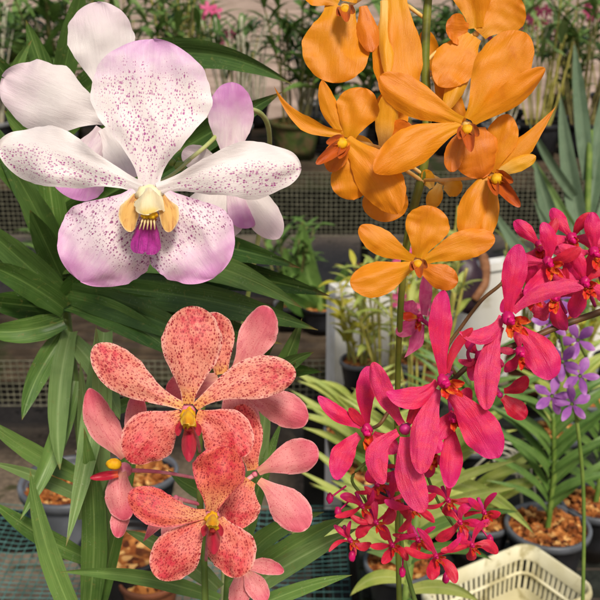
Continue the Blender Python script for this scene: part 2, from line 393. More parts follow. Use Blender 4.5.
# ------------------------------------------------------------------ flowers
VAR = random.Random(21)
def flower(root, c, d, petals, lip=None, ped=None, pedmat=None, hub=None, hubmat=None, D=None):
    """c = centre px; petals: (part name, material, base offset px, tip px (absolute), width px, opts)"""
    C0 = K(c[0], c[1], d); s = PX(d)
    if hub is None: hub = {'s': 8., 'o': 5.5}.get(petals[0][1][0], 3.2) if lip else 3.2
    g = [blob(K(c[0], c[1], d+.003), (hub*s, hub*s, hub*s))]
    if ped:
        pts = [K(*p) for p in ped] + [K(c[0], c[1], d+.004)]
        g.append(tube(pts, [1.9*s]*(len(pts)-1)+[2.6*s], 8, 6))
    fl = mk('flower', join(*g), pedmat, root, C0)
    for p in petals:
        nm, mt, bx, tp, w = p[:5]; o = dict(p[5]) if len(p) > 5 else {}
        if mt[0] != 'w':
            o.setdefault('twist', VAR.uniform(-.45, .45)); o.setdefault('roll', VAR.uniform(-.16, .16))
            if mt[:2] == 'm_' and w > 20: w = w*.88; o.setdefault('fold', .07); o['rip'] = .14
            else: o.setdefault('rip', .08)
        db = o.pop('db', 0.); dt = o.pop('dt', -.004)
        for k in ('lat', 'bulge', 's_'):
            if k in o: o[k] = o[k]*s
        P0 = K(c[0]+bx[0], c[1]+bx[1], d+db); P1 = K(tp[0], tp[1], d+dt)
        mk(nm, blade(P0, P1, w*s, **o), M[mt], fl, P0)
    if lip: lip(fl, c, d, s)
    return fl

# ---- white orchid spray
def lip_white(fl, c, d, s):
    x, y = c
    mk('lip', join(blade(K(x, y+22, d-.004), K(x-4, y+66, d-.015), 30*s, t0=.72, wb=.3, tp=.3, cup=-.28, bulge=2*s, rip=.12, notch=.08),
                   ), M['w_lip'], fl)
    for sx in (-1, 1):
        mk('lip_lobe', blade(K(x+sx*9, y+8, d-.004), K(x+sx*18, y+44, d-.014), 21*s, t0=.5, wb=.6, cup=.35, lat=-sx*3*s, roll=sx*.5), M['w_lobe'], fl)
    for k in range(-2, 3):
        mk('lip_ridge', tube([K(x+k*1.6, y+24, d-.012), K(x+k*3.1-1, y+34, d-.017), K(x+k*3.9-2, y+42, d-.016)], [1.0*s, 1.1*s, .5*s], 6, 4), M['w_lobe'], fl)
    col = mk('column', join(blob(K(x, y+8, d-.006), (13*s, 10*s, 8*s), nz_=.22), blob(K(x-3, y+16, d-.010), (10*s, 9*s, 7*s), nz_=.25)), M['cream'], fl)
    mk('hood', blade(K(x, y-1, d-.006), K(x, y+27, d-.020), 29*s, t0=.5, wb=.5, cup=-.45, bulge=5*s, rip=.25, nu=12), M['cream_hood'], col)
    mk('anther_cap', join(blob(K(x-3.2, y+27, d-.017), (4.6*s, 4*s, 4*s), nz_=.3), blob(K(x+3.4, y+27, d-.017), (4.6*s, 4*s, 4*s), nz_=.3)), M['yellow'], col)
    mk('lip_mouth', blob(K(x, y+32, d-.012), (7*s, 3*s, 2*s), nz_=.2), M['w_mouth'], col)

white = empty('orchid_spray', K(222, 660, .62))
tag(white, 'white orchid spray with pink lower sepals and purple specks in front of dark strap leaves', 'orchid', 'orchid flower sprays in bloom')
mk('stem', tube([K(222, 660, .62), K(224, 540, .65), K(228, 430, .66), K(242, 330, .64), K(258, 240, .60), K(268, 170, .54), K(268, 126, .50), K(252, 110, .48), K(230, 123, .465), K(206, 146, .45), K(182, 165, .44)], [3.0*PX(.5)]*5+[2.8*PX(.46)]*3+[2.5*PX(.46), 2.2*PX(.46), 2*PX(.46)], 10), M['stem_pale'], white)
dW = .40
flower(white, (149, 188), dW, [
    ('sepal', 'w_dorsal', (0, -2), (153, 39), 121, dict(t0=.63, wb=.17, cup=-.10, bulge=6, rip=.05, dt=-.002, nu=14, nv=36)),
    ('petal', 'w_petl', (-7, 0), (0, 148), 62, dict(t0=.68, wb=.2, cup=-.1, bulge=7, rip=.26, db=-.001, dt=.012, nu=12, nv=34, lat=5)),
    ('petal', 'w_petr', (8, 1), (300, 168), 59, dict(t0=.66, wb=.2, cup=-.1, bulge=7, rip=.26, db=-.001, dt=.012, nu=12, nv=34, lat=-6)),
    ('sepal', 'w_low', (-5, 8), (80, 281), 98, dict(t0=.56, wb=.3, cup=-.12, bulge=6, db=.001, dt=.003, rip=.05, nu=14, nv=34, lat=2)),
    ('sepal', 'w_low', (6, 8), (215, 277), 92, dict(t0=.56, wb=.3, cup=-.12, bulge=6, db=.001, dt=.003, rip=.05, nu=14, nv=34, lat=-2)),
], lip_white, [(190, 160, .437), (170, 176, .42)], M['stem_pale'])
flower(white, (112, 122), .455, [
    ('sepal', 'w_back', (-4, -30), (97, 2), 66, dict(t0=.6, wb=.35, cup=-.12, bulge=4, rip=.15)),
    ('petal', 'w_back', (-5, -6), (4, 78), 72, dict(t0=.55, wb=.25, cup=-.1, bulge=6, rip=.2, lat=-4)),
    ('petal', 'w_back', (-4, 4), (138, 176), 44, dict(t0=.6, wb=.5, cup=.1)),
    ('sepal', 'w_pink', (-8, 8), (66, 196), 58, dict(t0=.7, wb=.3, cup=-.1)),
], None, [(180, 150, .46), (150, 130, .465)], M['stem_pale'])
flower(white, (228, 168), .455, [
    ('sepal', 'w_pink', (2, -4), (232, 82), 46, dict(t0=.6, wb=.3, cup=-.1, rip=.1)),
    ('petal', 'w_back', (2, 4), (280, 238), 34, dict(t0=.6, wb=.4, cup=-.1, rip=.12)),
    ('sepal', 'w_pink', (2, 5), (250, 228), 28, dict(t0=.7, wb=.4, cup=-.3, roll=.4, dt=-.006)),
    ('sepal', 'w_back', (-2, 5), (208, 240), 62, dict(t0=.6, wb=.3, cup=-.1)),
    ('petal', 'w_back', (-6, 0), (182, 152), 26, dict(t0=.6, wb=.4, cup=.2)),
], None, [(244, 126, .466)], M['stem_pale'])
mk('bud', join(blob(K(180, 166, .437), (6*PX(.44), 5*PX(.44), 5*PX(.44))), blob(K(172, 162, .437), (4*PX(.44), 4*PX(.44), 4*PX(.44)))), M['stem_green'], white)

# ---- salmon spray
def lip_salmon(k=1., tx=0., ty=0., rd=1.):
    def f(fl, c, d, s):
        x, y = c
        cl = mk('column', join(blob(K(x, y+3*k, d-.006), (8*k*s, 7*k*s, 6*k*s), nz_=.22), blob(K(x+tx*.3+.6, y+10*k, d-.011), (6.6*k*s, 7.5*k*s, 5*k*s), nz_=.3)), M['yellow'], fl)
        mk('anther_cap', blade(K(x, y-2*k, d-.006), K(x+tx*.3, y+12*k, d-.018), 15*k*s, t0=.5, wb=.6, cup=-.55, bulge=3*k*s, rip=.3), M['hood'], cl)
        mk('lip_mouth', blob(K(x+tx*.35, y+17*k, d-.012), (3.6*k*s, 3.2*k*s, 2*k*s), nz_=.2), M['s_mouth'], cl)
        mk('lip', blade(K(x+1, y+14*k, d-.004), K(x+tx, y+50*k+ty, d-.018), 15*k*s, t0=.35, wb=.6, tp=.6, cup=-.6, bulge=3*s, notch=.1), M['s_lip'], fl)
        for sx in (-1, 1):
            mk('lip_lobe', blade(K(x+sx*5*k, y+8*k, d-.003), K(x+sx*10*k+tx*.3, y+24*k, d-.012), 9*k*s, t0=.5, wb=.6, cup=.35, roll=sx*.6), M['s_lip'], fl)
    return f
salmon = empty('orchid_spray', K(206, 640, .44))
tag(salmon, 'salmon red orchid spray with dark spotted petals and yellow centres, above the bark filled pot', 'orchid', 'orchid flower sprays in bloom')
mk('stem', tube([K(206, 640, .44), K(204, 560, .44), K(200, 500, .44), K(200, 440, .442), K(206, 390, .444), K(222, 350, .446)], [3.4*PX(.44)]*3+[3*PX(.44), 2.6*PX(.44), 2*PX(.44)], 10), M['stem_green'], salmon)
flower(salmon, (188, 412), .40, [
    ('petal', 's_pet', (-5, -6), (96, 344), 41, dict(t0=.68, wb=.22, bulge=6, cup=-.12, rip=.06, nu=12, nv=30, lat=-8, dt=.004)),
    ('sepal', 's_pet', (0, -8), (194, 306), 60, dict(t0=.62, wb=.2, bulge=6, cup=-.14, rip=.06, nu=12, nv=30)),
    ('petal', 's_pet', (7, -5), (296, 376), 43, dict(t0=.66, wb=.2, bulge=6, cup=-.12, rip=.06, nu=12, nv=30, lat=-11, dt=.004)),
    ('sepal', 's_low', (-6, 4), (132, 464), 54, dict(t0=.52, wb=.28, bulge=5, cup=-.14, rip=.05, nu=12, nv=30, lat=6)),
    ('sepal', 's_low', (8, 4), (243, 458), 52, dict(t0=.52, wb=.28, bulge=5, cup=-.14, rip=.05, nu=12, nv=30, lat=-6)),
], lip_salmon(1., 1, 0), [(200, 452, .44), (195, 430, .42)], M['s_ped'])
flower(salmon, (212, 516), .392, [
    ('sepal', 's_red', (-1, -4), (226, 446), 54, dict(t0=.62, wb=.22, bulge=5, cup=-.18, rip=.07, nu=12, nv=28)),
    ('petal', 's_red', (-6, -2), (131, 490), 36, dict(t0=.66, wb=.28, bulge=5, cup=-.12, rip=.06, nu=12, nv=28, lat=-9)),
    ('sepal', 's_low', (-6, 4), (160, 580), 48, dict(t0=.6, wb=.25, bulge=5, cup=-.16, rip=.05, nu=12, nv=28, lat=3)),
    ('sepal', 's_low', (5, 4), (234, 578), 50, dict(t0=.52, wb=.3, bulge=5, cup=-.16, rip=.05, nu=12, nv=28, lat=-4)),
], lip_salmon(.85, 2, -4), [(206, 560, .43), (208, 535, .41)], M['s_ped'])
flower(salmon, (228, 372), .432, [
    ('sepal', 's_back', (6, 0), (268, 306), 38, dict(t0=.6, wb=.25, cup=-.14, rip=.05, lat=3)),
    ('sepal', 's_pet', (-6, 2), (212, 312), 36, dict(t0=.6, wb=.4, cup=-.2, rip=.05)),
    ('petal', 's_back', (12, 12), (308, 421), 36, dict(t0=.68, wb=.3, cup=-.12, rip=.08, lat=2)),
    ('sepal', 's_back', (4, 8), (246, 452), 40, dict(t0=.55, wb=.4, cup=-.1)),
    ('petal', 's_back', (-10, 6), (166, 392), 30, dict(t0=.6, wb=.4, cup=-.1)),
], None, [(206, 395, .444)], M['s_ped'])
flower(salmon, (255, 474), .424, [
    ('petal', 's_back', (3, -2), (319, 452), 36, dict(t0=.66, wb=.2, cup=-.14, bulge=4, rip=.08, lat=-3)),
    ('petal', 's_back', (4, 6), (306, 530), 38, dict(t0=.62, wb=.2, cup=-.14, bulge=4, rip=.06, lat=-3)),
    ('sepal', 's_low', (-2, -4), (240, 404), 34, dict(t0=.55, wb=.35, cup=-.14)),
    ('sepal', 's_low', (-5, 6), (236, 530), 44, dict(t0=.5, wb=.3, cup=-.1, lat=4)),
], None, [(204, 512, .44), (226, 496, .425)], M['s_ped'])
def lip_side(fl, c, d, s):
    x, y = c
    mk('column', blob(K(x-10, y-6, d-.006), (8*s, 5.5*s, 5*s)), M['yellow'], fl)
    mk('lip', blade(K(x-6, y+4, d-.004), K(x-34, y+8, d-.010), 9*s, t0=.4, wb=.7, cup=.5), M['s_lip'], fl)
flower(salmon, (124, 470), .425, [
    ('petal', 's_back', (2, -14), (89, 388), 32, dict(t0=.45, wb=.4, tp=.62, cup=-.2, lat=-4, rip=.04)),
    ('petal', 's_back', (10, -18), (137, 392), 22, dict(t0=.5, wb=.5, cup=-.2)),
    ('sepal', 's_back', (-4, -2), (129, 519), 30, dict(t0=.55, wb=.5, cup=-.3, bulge=6, lat=5)),
    ('sepal', 's_back', (2, 20), (118, 538), 20, dict(t0=.6, wb=.5, cup=-.2)),
], lip_side, [(196, 478, .442), (160, 472, .436)], M['s_ped'])
flower(salmon, (176, 498), .43, [
    ('sepal', 's_back', (-2, 0), (143, 542), 24, dict(t0=.4, wb=.4, tp=.8, cup=-.2)),
    ('petal', 's_back', (2, 2), (170, 552), 24, dict(t0=.5, wb=.4, cup=-.2)),
], None, [(202, 505, .44)], M['s_ped'])
flower(salmon, (242, 566), .425, [
    ('petal', 's_back', (2, 2), (284, 572), 16, dict(t0=.5, wb=.4, cup=.2, lat=-4)),
    ('petal', 's_back', (4, 4), (266, 602), 22, dict(t0=.5, wb=.4, cup=.2)),
    ('sepal', 's_back', (0, 4), (236, 612), 22, dict(t0=.5, wb=.4, cup=.2)),
], None, [(206, 545, .44), (228, 552, .43)], M['s_ped'])

# ---- orange spray
def lip_orange(dx, dy, k=1.):
    def f(fl, c, d, s):
        x, y = c
        mk('column', blob(K(x+dx*.15, y+dy*.15, d-.008), (5.5*k*s, 5*k*s, 5*k*s)), M['yellow'], fl)
        mk('lip', blade(K(x, y+2, d-.004), K(x+dx, y+dy, d-.016), 12*k*s, t0=.4, wb=.6, cup=.5, bulge=3*s), M['o_lip'], fl)
        n = Vector((dy, -dx)).normalized()
        for sg in (-1, 1):
            mk('lip_lobe', blade(K(x+n.x*3*sg, y+n.y*3*sg, d-.003), K(x+dx*.45+n.x*9*sg*k, y+dy*.45+n.y*9*sg*k, d-.014), 9*k*s, t0=.5, wb=.6, cup=.35), M['o_lip'], fl)
    return f
orange = empty('orchid_spray', K(408, 640, .45))
tag(orange, 'bright orange orchid spray with plain unspotted petals, in front of the bench of cane pots', 'orchid', 'orchid flower sprays in bloom')
mk('stem', tube([K(400, 640, .50), K(398, 540, .50), K(397, 440, .49), K(399, 340, .47), K(404, 265, .45), K(412, 215, .442), K(424, 165, .438), K(427, 110, .436), K(425, 60, .434), K(428, 0, .432), K(432, -40, .432)],
               [3.2*PX(.44)]*4+[3.6*PX(.44)]+[4.6*PX(.44)]*2+[4.8*PX(.44), 4.6*PX(.44), 4.2*PX(.44), 3.6*PX(.44)], 12), M['o_stem'], orange)
flower(orange, (467, 126), .40, [
    ('petal', 'o_pet', (-5, -4), (380, 76), 36, dict(t0=.62, wb=.3, cup=-.14, bulge=6, lat=-3, rip=.05, nu=12, nv=28)),
    ('petal', 'o_pet', (-6, 0), (374, 172), 40, dict(t0=.55, wb=.25, tp=.6, cup=-.14, bulge=6, lat=5, rip=.05, nu=12, nv=28)),
    ('sepal', 'o_pet', (3, -6), (524, 32), 54, dict(t0=.62, wb=.25, cup=-.12, bulge=6, rip=.07, nu=12, nv=28, lat=-2)),
    ('petal', 'o_pet', (5, -4), (545, 68), 26, dict(t0=.6, wb=.35, tp=.62, cup=-.15, bulge=6, lat=2, db=-.002, dt=-.012, rip=.05, nv=28)),
    ('sepal', 'o_dark', (6, 2), (482, 178), 52, dict(t0=.4, wb=.5, cup=-.2, bulge=4, dt=.004)),
    ('sepal', 'o_dark', (-2, 4), (452, 172), 20, dict(t0=.5, wb=.4, cup=-.2, lat=3)),
], lip_orange(4, 26, 1.1), [(427, 118, .437), (445, 122, .42)], M['o_ped'])
flower(orange, (346, 140), .412, [
    ('petal', 'o_pet', (-4, -6), (274, 86), 15, dict(t0=.45, wb=.5, tp=.9, cup=.2, lat=-12, bulge=3)),
    ('petal', 'o_pet', (-2, -4), (322, 80), 18, dict(t0=.5, wb=.4, tp=.7, cup=-.2, lat=-3)),
    ('sepal', 'o_pet', (2, -2), (364, 88), 43, dict(t0=.62, wb=.35, cup=-.12, bulge=5, rip=.06, nu=12, nv=26)),
    ('petal', 'o_pet', (0, 0), (398, 214), 46, dict(t0=.55, wb=.3, tp=.6, cup=-.12, bulge=5, lat=-4, nu=12, nv=28, dt=-.006)),
    ('sepal', 'o_pet', (2, 10), (354, 200), 42, dict(t0=.6, wb=.4, cup=-.12, bulge=3, dt=.003)),
    ('sepal', 'o_dark', (-4, 0), (330, 172), 24, dict(t0=.5, wb=.5, cup=.2)),
], lip_orange(-30, 24, 1.1), [(424, 175, .438), (385, 150, .43)], M['o_ped'])
flower(orange, (384, 156), .428, [
    ('sepal', 'o_light', (0, -4), (388, 92), 24, dict(t0=.5, wb=.5, cup=-.3, lat=2)),
    ('petal', 'o_pet', (6, -8), (392, 90), 36, dict(t0=.6, wb=.4, cup=-.1, dt=.008)),
    ('sepal', 'o_light', (-6, -2), (352, 138), 16, dict(t0=.5, wb=.5, cup=-.3)),
    ('sepal', 'o_pet', (2, 8), (386, 222), 46, dict(t0=.7, wb=.4, cup=-.14, bulge=5)),
    ('petal', 'o_dark', (6, -4), (408, 122), 36, dict(t0=.6, wb=.4, cup=-.14)),
], None, [(424, 182, .438)], M['o_ped'])
flower(orange, (493, 174), .405, [
    ('sepal', 'o_pet', (-2, -2), (508, 114), 32, dict(t0=.6, wb=.35, tp=.6, cup=-.14, bulge=4, rip=.05)),
    ('petal', 'o_pet', (2, -2), (556, 106), 20, dict(t0=.45, wb=.4, tp=.85, cup=-.2, bulge=4, lat=3)),
    ('petal', 'o_light', (4, 0), (536, 156), 15, dict(t0=.6, wb=.6, cup=-.2, bulge=4)),
    ('sepal', 'o_pet', (-5, 2), (468, 242), 28, dict(t0=.5, wb=.5, cup=-.2, bulge=4, lat=6)),
    ('sepal', 'o_pet', (-3, 6), (484, 240), 24, dict(t0=.5, wb=.5, cup=-.2, bulge=2)),
], lip_orange(27, 33, 1.15), [(424, 180, .438), (440, 180, .425), (470, 178, .412)], M['o_ped'])
flower(orange, (418, 262), .402, [
    ('petal', 'o_pet', (-4, -3), (360, 226), 26, dict(t0=.6, wb=.3, cup=-.12, bulge=4, lat=-3, rip=.05)),
    ('sepal', 'o_pet', (0, -4), (432, 206), 44, dict(t0=.66, wb=.3, cup=-.12, bulge=4, rip=.05, nu=12)),
    ('petal', 'o_pet', (5, 0), (495, 238), 30, dict(t0=.6, wb=.3, cup=-.12, bulge=4, lat=-3, rip=.05)),
    ('sepal', 'o_pet', (-5, 2), (350, 282), 36, dict(t0=.6, wb=.3, cup=-.14, bulge=4, lat=-4, rip=.05, nu=12)),
    ('sepal', 'o_dark', (2, 4), (458, 282), 26, dict(t0=.6, wb=.4, cup=-.14, bulge=3, lat=2)),
], lip_orange(2, 16, .9), [(409, 230, .446), (413, 246, .42)], M['o_ped'])
flower(orange, (446, 184), .44, [
    ('petal', 'o_light', (-14, 4), (424, 170), 14, dict(t0=.5, wb=.4)),
    ('sepal', 'o_light', (-2, 2), (462, 190), 20, dict(t0=.6, wb=.4, cup=.1)),
    ('petal', 'o_light', (-6, 0), (430, 208), 16, dict(t0=.6, wb=.4, cup=.1)),
], None, [(425, 172, .44)], M['o_ped'])
flower(orange, (345, 8), .415, [
    ('sepal', 'o_pet', (-4, -2), (333, 83), 68, dict(t0=.55, wb=.45, cup=-.14, bulge=6, rip=.05, nu=12, nv=28)),
    ('sepal', 'o_dark', (18, -2), (372, 52), 22, dict(t0=.5, wb=.4, cup=-.2)),
    ('petal', 'o_pet', (-6, -6), (300, -20), 34, dict(t0=.6, wb=.3)),
    ('petal', 'o_pet', (4, -6), (362, -60), 50, dict(t0=.6, wb=.3)),
], lip_orange(2, 14, 1.), [(428, -20, .433), (385, -14, .43)], M['o_ped'])
flower(orange, (392, -6), .425, [
    ('sepal', 'o_pet', (2, 4), (402, 102), 50, dict(t0=.55, wb=.5, cup=-.18, bulge=4, rip=.05, nu=12)),
    ('petal', 'o_light', (-8, 6), (388, 76), 15, dict(t0=.5, wb=.5, cup=-.4, dt=-.008)),
    ('petal', 'o_pet', (8, -4), (450, -40), 40, dict(t0=.6, wb=.3)),
], None, [(427, 20, .434)], M['o_ped'])
flower(orange, (476, 34), .43, [
    ('sepal', 'o_pet', (-2, 2), (438, 86), 44, dict(t0=.5, wb=.4, tp=.6, cup=-.1, bulge=3)),
    ('petal', 'o_light', (-2, 6), (446, 110), 20, dict(t0=.5, wb=.4, cup=-.3)),
    ('petal', 'o_pet', (4, 0), (516, -6), 52, dict(t0=.6, wb=.3, cup=-.1)),
    ('petal', 'o_dark', (-8, -4), (446, 28), 30, dict(t0=.5, wb=.4)),
    ('sepal', 'o_pet', (0, -6), (470, -50), 50, dict(t0=.6, wb=.3)),
], None, [(428, 60, .434), (440, 50, .434)], M['o_ped'])
flower(orange, (430, 74), .445, [
    ('petal', 'o_light', (4, 0), (462, 96), 26, dict(t0=.6, wb=.4)),
    ('sepal', 'o_pet', (6, -4), (462, 128), 24, dict(t0=.5, wb=.4)),
    ('petal', 'o_pet', (4, -4), (424, 30), 20, dict(t0=.5, wb=.4)),
], None, None, M['o_ped'])

# ---- magenta spray
def lip_mag(dx=8, dy=8, k=1.):
    def f(fl, c, d, s):
        x, y = c
        mk('column', join(blob(K(x, y, d-.005), (5.6*k*s, 6.2*k*s, 5*k*s), nz_=.2), blob(K(x+dx*.35, y+dy*.35, d-.008), (3.6*k*s, 3.2*k*s, 4*k*s), nz_=.3)), M['m_knob'], fl)
        for i, (ax, ay, w) in enumerate(((1.0, 1.0, 9), (1.6, .2, 8), (.2, 1.5, 8), (1.5, 1.3, 6))):
            mk('lip', blade(K(x+dx*.3, y+dy*.3, d-.003), K(x+dx*1.5*ax, y+dy*1.5*ay, d-.010), w*k*s, t0=.6, wb=.5, cup=.3, rip=.5, nu=8), M['m_lip'], fl)
    return f
mag = empty('orchid_spray', K(600, 640, .5))
tag(mag, 'magenta pink orchid spray with long narrow petals, in front of the added white backdrop', 'orchid', 'orchid flower sprays in bloom')
s5 = PX(.44)
mk('stem', join(tube([K(660, 290, .45), K(600, 312, .45), K(560, 326, .448), K(520, 343, .446), K(475, 362, .444), K(455, 378, .442), K(440, 392, .442), K(410, 420, .442)], [3.6*s5, 3.5*s5, 3.4*s5, 3.2*s5, 3.2*s5, 2.6*s5, 2.2*s5, 1.8*s5], 10),
                ), M['m_stem'], mag)
mk('branch', tube([K(456, 376, .443), K(446, 352, .44), K(462, 326, .438), K(482, 300, .435), K(501, 284, .433), K(520, 262, .433)], [2.2*s5, 2*s5, 2*s5, 1.9*s5, 1.8*s5, 1.4*s5], 8), M['m_stem'], mag)
mk('branch', tube([K(398, 425, .445), K(391, 410, .444), K(380, 424, .442), K(370, 429, .430)], [1.8*s5, 2*s5, 2*s5, 1.6*s5], 8), M['m_stem'], mag)
mk('branch', tube([K(402, 440, .447), K(372, 458, .446), K(352, 478, .446), K(364, 498, .446), K(376, 520, .446)], [1.6*s5]*5, 8), M['stem_green'], mag)
mk('branch', tube([K(412, 430, .447), K(425, 470, .45), K(440, 505, .45), K(460, 535, .45)], [1.5*s5]*4, 8), M['stem_green'], mag)
mk('branch', tube([K(428, 640, .47), K(404, 560, .47), K(402, 500, .46), K(408, 430, .445)], [2.6*s5, 2.4*s5, 2*s5, 1.6*s5], 8), M['stem_green'], mag)
flower(mag, (443, 381), .40, [
    ('sepal', 'm_pet', (0, -6), (444, 290), 27, dict(t0=.62, wb=.35, tp=.55, cup=-.14, bulge=4, lat=-3)),
    ('petal', 'm_pet', (-6, 0), (386, 392), 26, dict(t0=.55, wb=.3, tp=.6, cup=-.14, bulge=5, lat=-11)),
    ('petal', 'm_red', (4, -8), (473, 328), 10, dict(t0=.6, wb=.6, cup=-.2, lat=-5)),
    ('sepal', 'm_edge', (-5, 8), (422, 474), 32, dict(t0=.55, wb=.35, cup=-.14, bulge=6, lat=5, dt=-.010)),
    ('sepal', 'm_pet', (8, 12), (497, 458), 44, dict(t0=.6, wb=.35, cup=-.14, bulge=4, lat=-3, dt=-.002)),
], lip_mag(9, 8, 1.1), [(452, 372, .44)], M['m_ped'])
flower(mag, (508, 318), .402, [
    ('sepal', 'm_pet', (0, -5), (519, 244), 28, dict(t0=.6, wb=.35, tp=.55, cup=-.14, bulge=4)),
    ('petal', 'm_edge', (-6, -2), (459, 332), 17, dict(t0=.5, wb=.4, tp=.7, cup=-.14, bulge=4, lat=-12)),
    ('petal', 'm_edge', (5, -6), (584, 288), 17, dict(t0=.5, wb=.4, tp=.6, cup=-.14, bulge=4, lat=-9)),
    ('sepal', 'm_edge', (-8, 8), (487, 410), 29, dict(t0=.55, wb=.35, cup=-.14, bulge=6, lat=6, dt=-.008)),
    ('sepal', 'm_pet', (12, 12), (550, 380), 38, dict(t0=.6, wb=.35, cup=-.14, bulge=4, lat=-6, dt=-.004)),
], lip_mag(9, 9, 1.15), [(474, 366, .44), (468, 352, .42), (485, 332, .41)], M['m_ped'])
flower(mag, (405, 429), .405, [
    ('petal', 'm_edge', (-3, -5), (373, 362), 24, dict(t0=.6, wb=.35, tp=.55, cup=-.14, bulge=4, lat=-3)),
    ('petal', 'm_red', (4, -6), (432, 384), 12, dict(t0=.6, wb=.6, cup=-.2, lat=-3)),
    ('sepal', 'm_edge', (-7, 3), (384, 484), 26, dict(t0=.55, wb=.35, cup=-.2, bulge=6, lat=14)),
    ('sepal', 'm_edge', (0, 8), (424, 512), 33, dict(t0=.55, wb=.35, cup=-.14, bulge=6, lat=5, dt=-.010)),
    ('petal', 'm_pet', (6, 4), (441, 452), 22, dict(t0=.6, wb=.4, cup=-.14, lat=-3)),
], None, [(438, 394, .44), (424, 405, .42)], M['m_ped'], hub=6)
flower(mag, (367, 430), .42, [
    ('petal', 'm_pet', (0, -6), (369, 366), 20, dict(t0=.6, wb=.35, cup=-.14, bulge=4, lat=-2)),
    ('petal', 'm_pet', (-6, -4), (318, 396), 16, dict(t0=.5, wb=.4, tp=.6, cup=-.14, bulge=4, lat=-3)),
    ('sepal', 'm_pet', (-8, 5), (338, 480), 27, dict(t0=.5, wb=.35, cup=-.14, bulge=4, lat=6)),
    ('petal', 'm_red', (-3, -4), (349, 408), 10, dict(t0=.5, wb=.5)),
    ('sepal', 'm_pet', (6, 4), (398, 452), 22, dict(t0=.5, wb=.4)),
], lip_mag(2, 10, 1.0), None, M['m_ped'])
flower(mag, (452, 418), .412, [
    ('sepal', 'm_pet', (-2, 6), (449, 488), 26, dict(t0=.55, wb=.35, cup=-.14, bulge=4, lat=-2)),
    ('sepal', 'm_pet', (6, 3), (489, 428), 18, dict(t0=.5, wb=.4, cup=-.14)),
    ('petal', 'm_pet', (2, -6), (436, 440), 18, dict(t0=.5, wb=.4)),
    ('petal', 'm_edge', (4, -4), (470, 388), 16, dict(t0=.5, wb=.4)),
], lip_mag(6, 6, .8), [(448, 392, .44)], M['m_ped'])
flower(mag, (500, 395), .425, [
    ('sepal', 'm_red', (3, 2), (526, 418), 22, dict(t0=.55, wb=.4, cup=-.14)),
    ('petal', 'm_red', (4, -4), (527, 376), 14, dict(t0=.55, wb=.4, cup=-.14, lat=4)),
    ('petal', 'm_pet', (-3, 0), (480, 376), 12, dict(t0=.55, wb=.4)),
], None, [(480, 362, .444)], M['m_ped'])
for (cx, cy, dd, sc, ro) in ((548, 262, .43, 1.0, .3), (572, 238, .445, .9, 1.2), (528, 292, .442, .8, -.4), (585, 282, .43, .9, .8), (556, 296, .438, .85, 2.0), (594, 252, .436, 1.0, .1), (540, 246, .446, .9, 1.6), (480, 356, .436, .62, .9), (520, 352, .44, .6, .2), (430, 452, .432, .6, 1.1)):
    pet = []
    for k, (an, L, w) in enumerate(((90, 40, 17), (165, 36, 13), (15, 36, 13), (228, 42, 20), (312, 42, 20))):
        a = R(an)+ro*.5
        pet.append(('sepal' if k in (0, 3, 4) else 'petal', ('m_pet', 'm_edge', 'm_red')[k % 3], (math.cos(a)*3, -math.sin(a)*3), (cx+math.cos(a)*L*sc, cy-math.sin(a)*L*sc), w*sc, dict(t0=.58, wb=.35, cup=-.2, bulge=4, lat=RNG.uniform(-5, 5), dt=RNG.uniform(-.012, .008))))
    flower(mag, (cx, cy), dd, pet, lip_mag(7*math.cos(ro), 8, .9), [(cx+10, (cy+330)/2, .448)], M['m_ped'])
# small crimson blooms low on the spray
for (cx, cy, dd, sc, ro) in ((377, 484, .44, .62, .5), (376, 522, .435, .8, .2), (403, 470, .446, .6, 0), (436, 556, .43, .85, .15), (460, 522, .435, .8, -.3), (472, 545, .432, .75, .5), (412, 508, .425, .7, 1.3), (362, 506, .438, .75, .9), (392, 545, .442, .7, .4), (350, 540, .444, .6, 1.0), (448, 500, .44, .65, .8), (418, 540, .44, .6, .2), (484, 512, .436, .6, .6), (392, 500, .436, .75, 0)):
    pet = []
    for k, (an, L, w) in enumerate(((92, 38, 13), (160, 36, 10), (22, 36, 10), (235, 32, 15), (305, 34, 15))):
        a = R(an)+ro+VAR.uniform(-.38, .38); L = L*VAR.uniform(.75, 1.3); w = w*VAR.uniform(.7, 1.1)
        pet.append(('sepal' if k in (0, 3, 4) else 'petal', ('m_pet', 'm_red', 'm_pet', 'm_red', 'm_red')[k], (math.cos(a)*2, -math.sin(a)*2), (cx+math.cos(a)*L*sc, cy-math.sin(a)*L*sc*.85), w*sc, dict(t0=.62, wb=.4, cup=-.15, bulge=3, lat=RNG.uniform(-5, 5), dt=RNG.uniform(-.012, .006))))
    flower(mag, (cx, cy), dd, pet, lip_mag(4, 5, .42), [(cx-6, cy-14, .445)], M['m_ped'], hub=3)
for (bx, by, hx_, hy_) in ((352, 556, 360, 530), (402, 572, 404, 548), (490, 540, 476, 522), (338, 512, 352, 498), (446, 578, 446, 560), (330, 498, 346, 486)):
    mk('bud', join(blob(K(bx, by, .44), (3.6*s5, 5.5*s5, 3.6*s5), nz_=.15), tube([K(bx, by, .44), K(hx_, hy_, .444)], 1*s5, 6, 3)), M['m_knob'], mag)
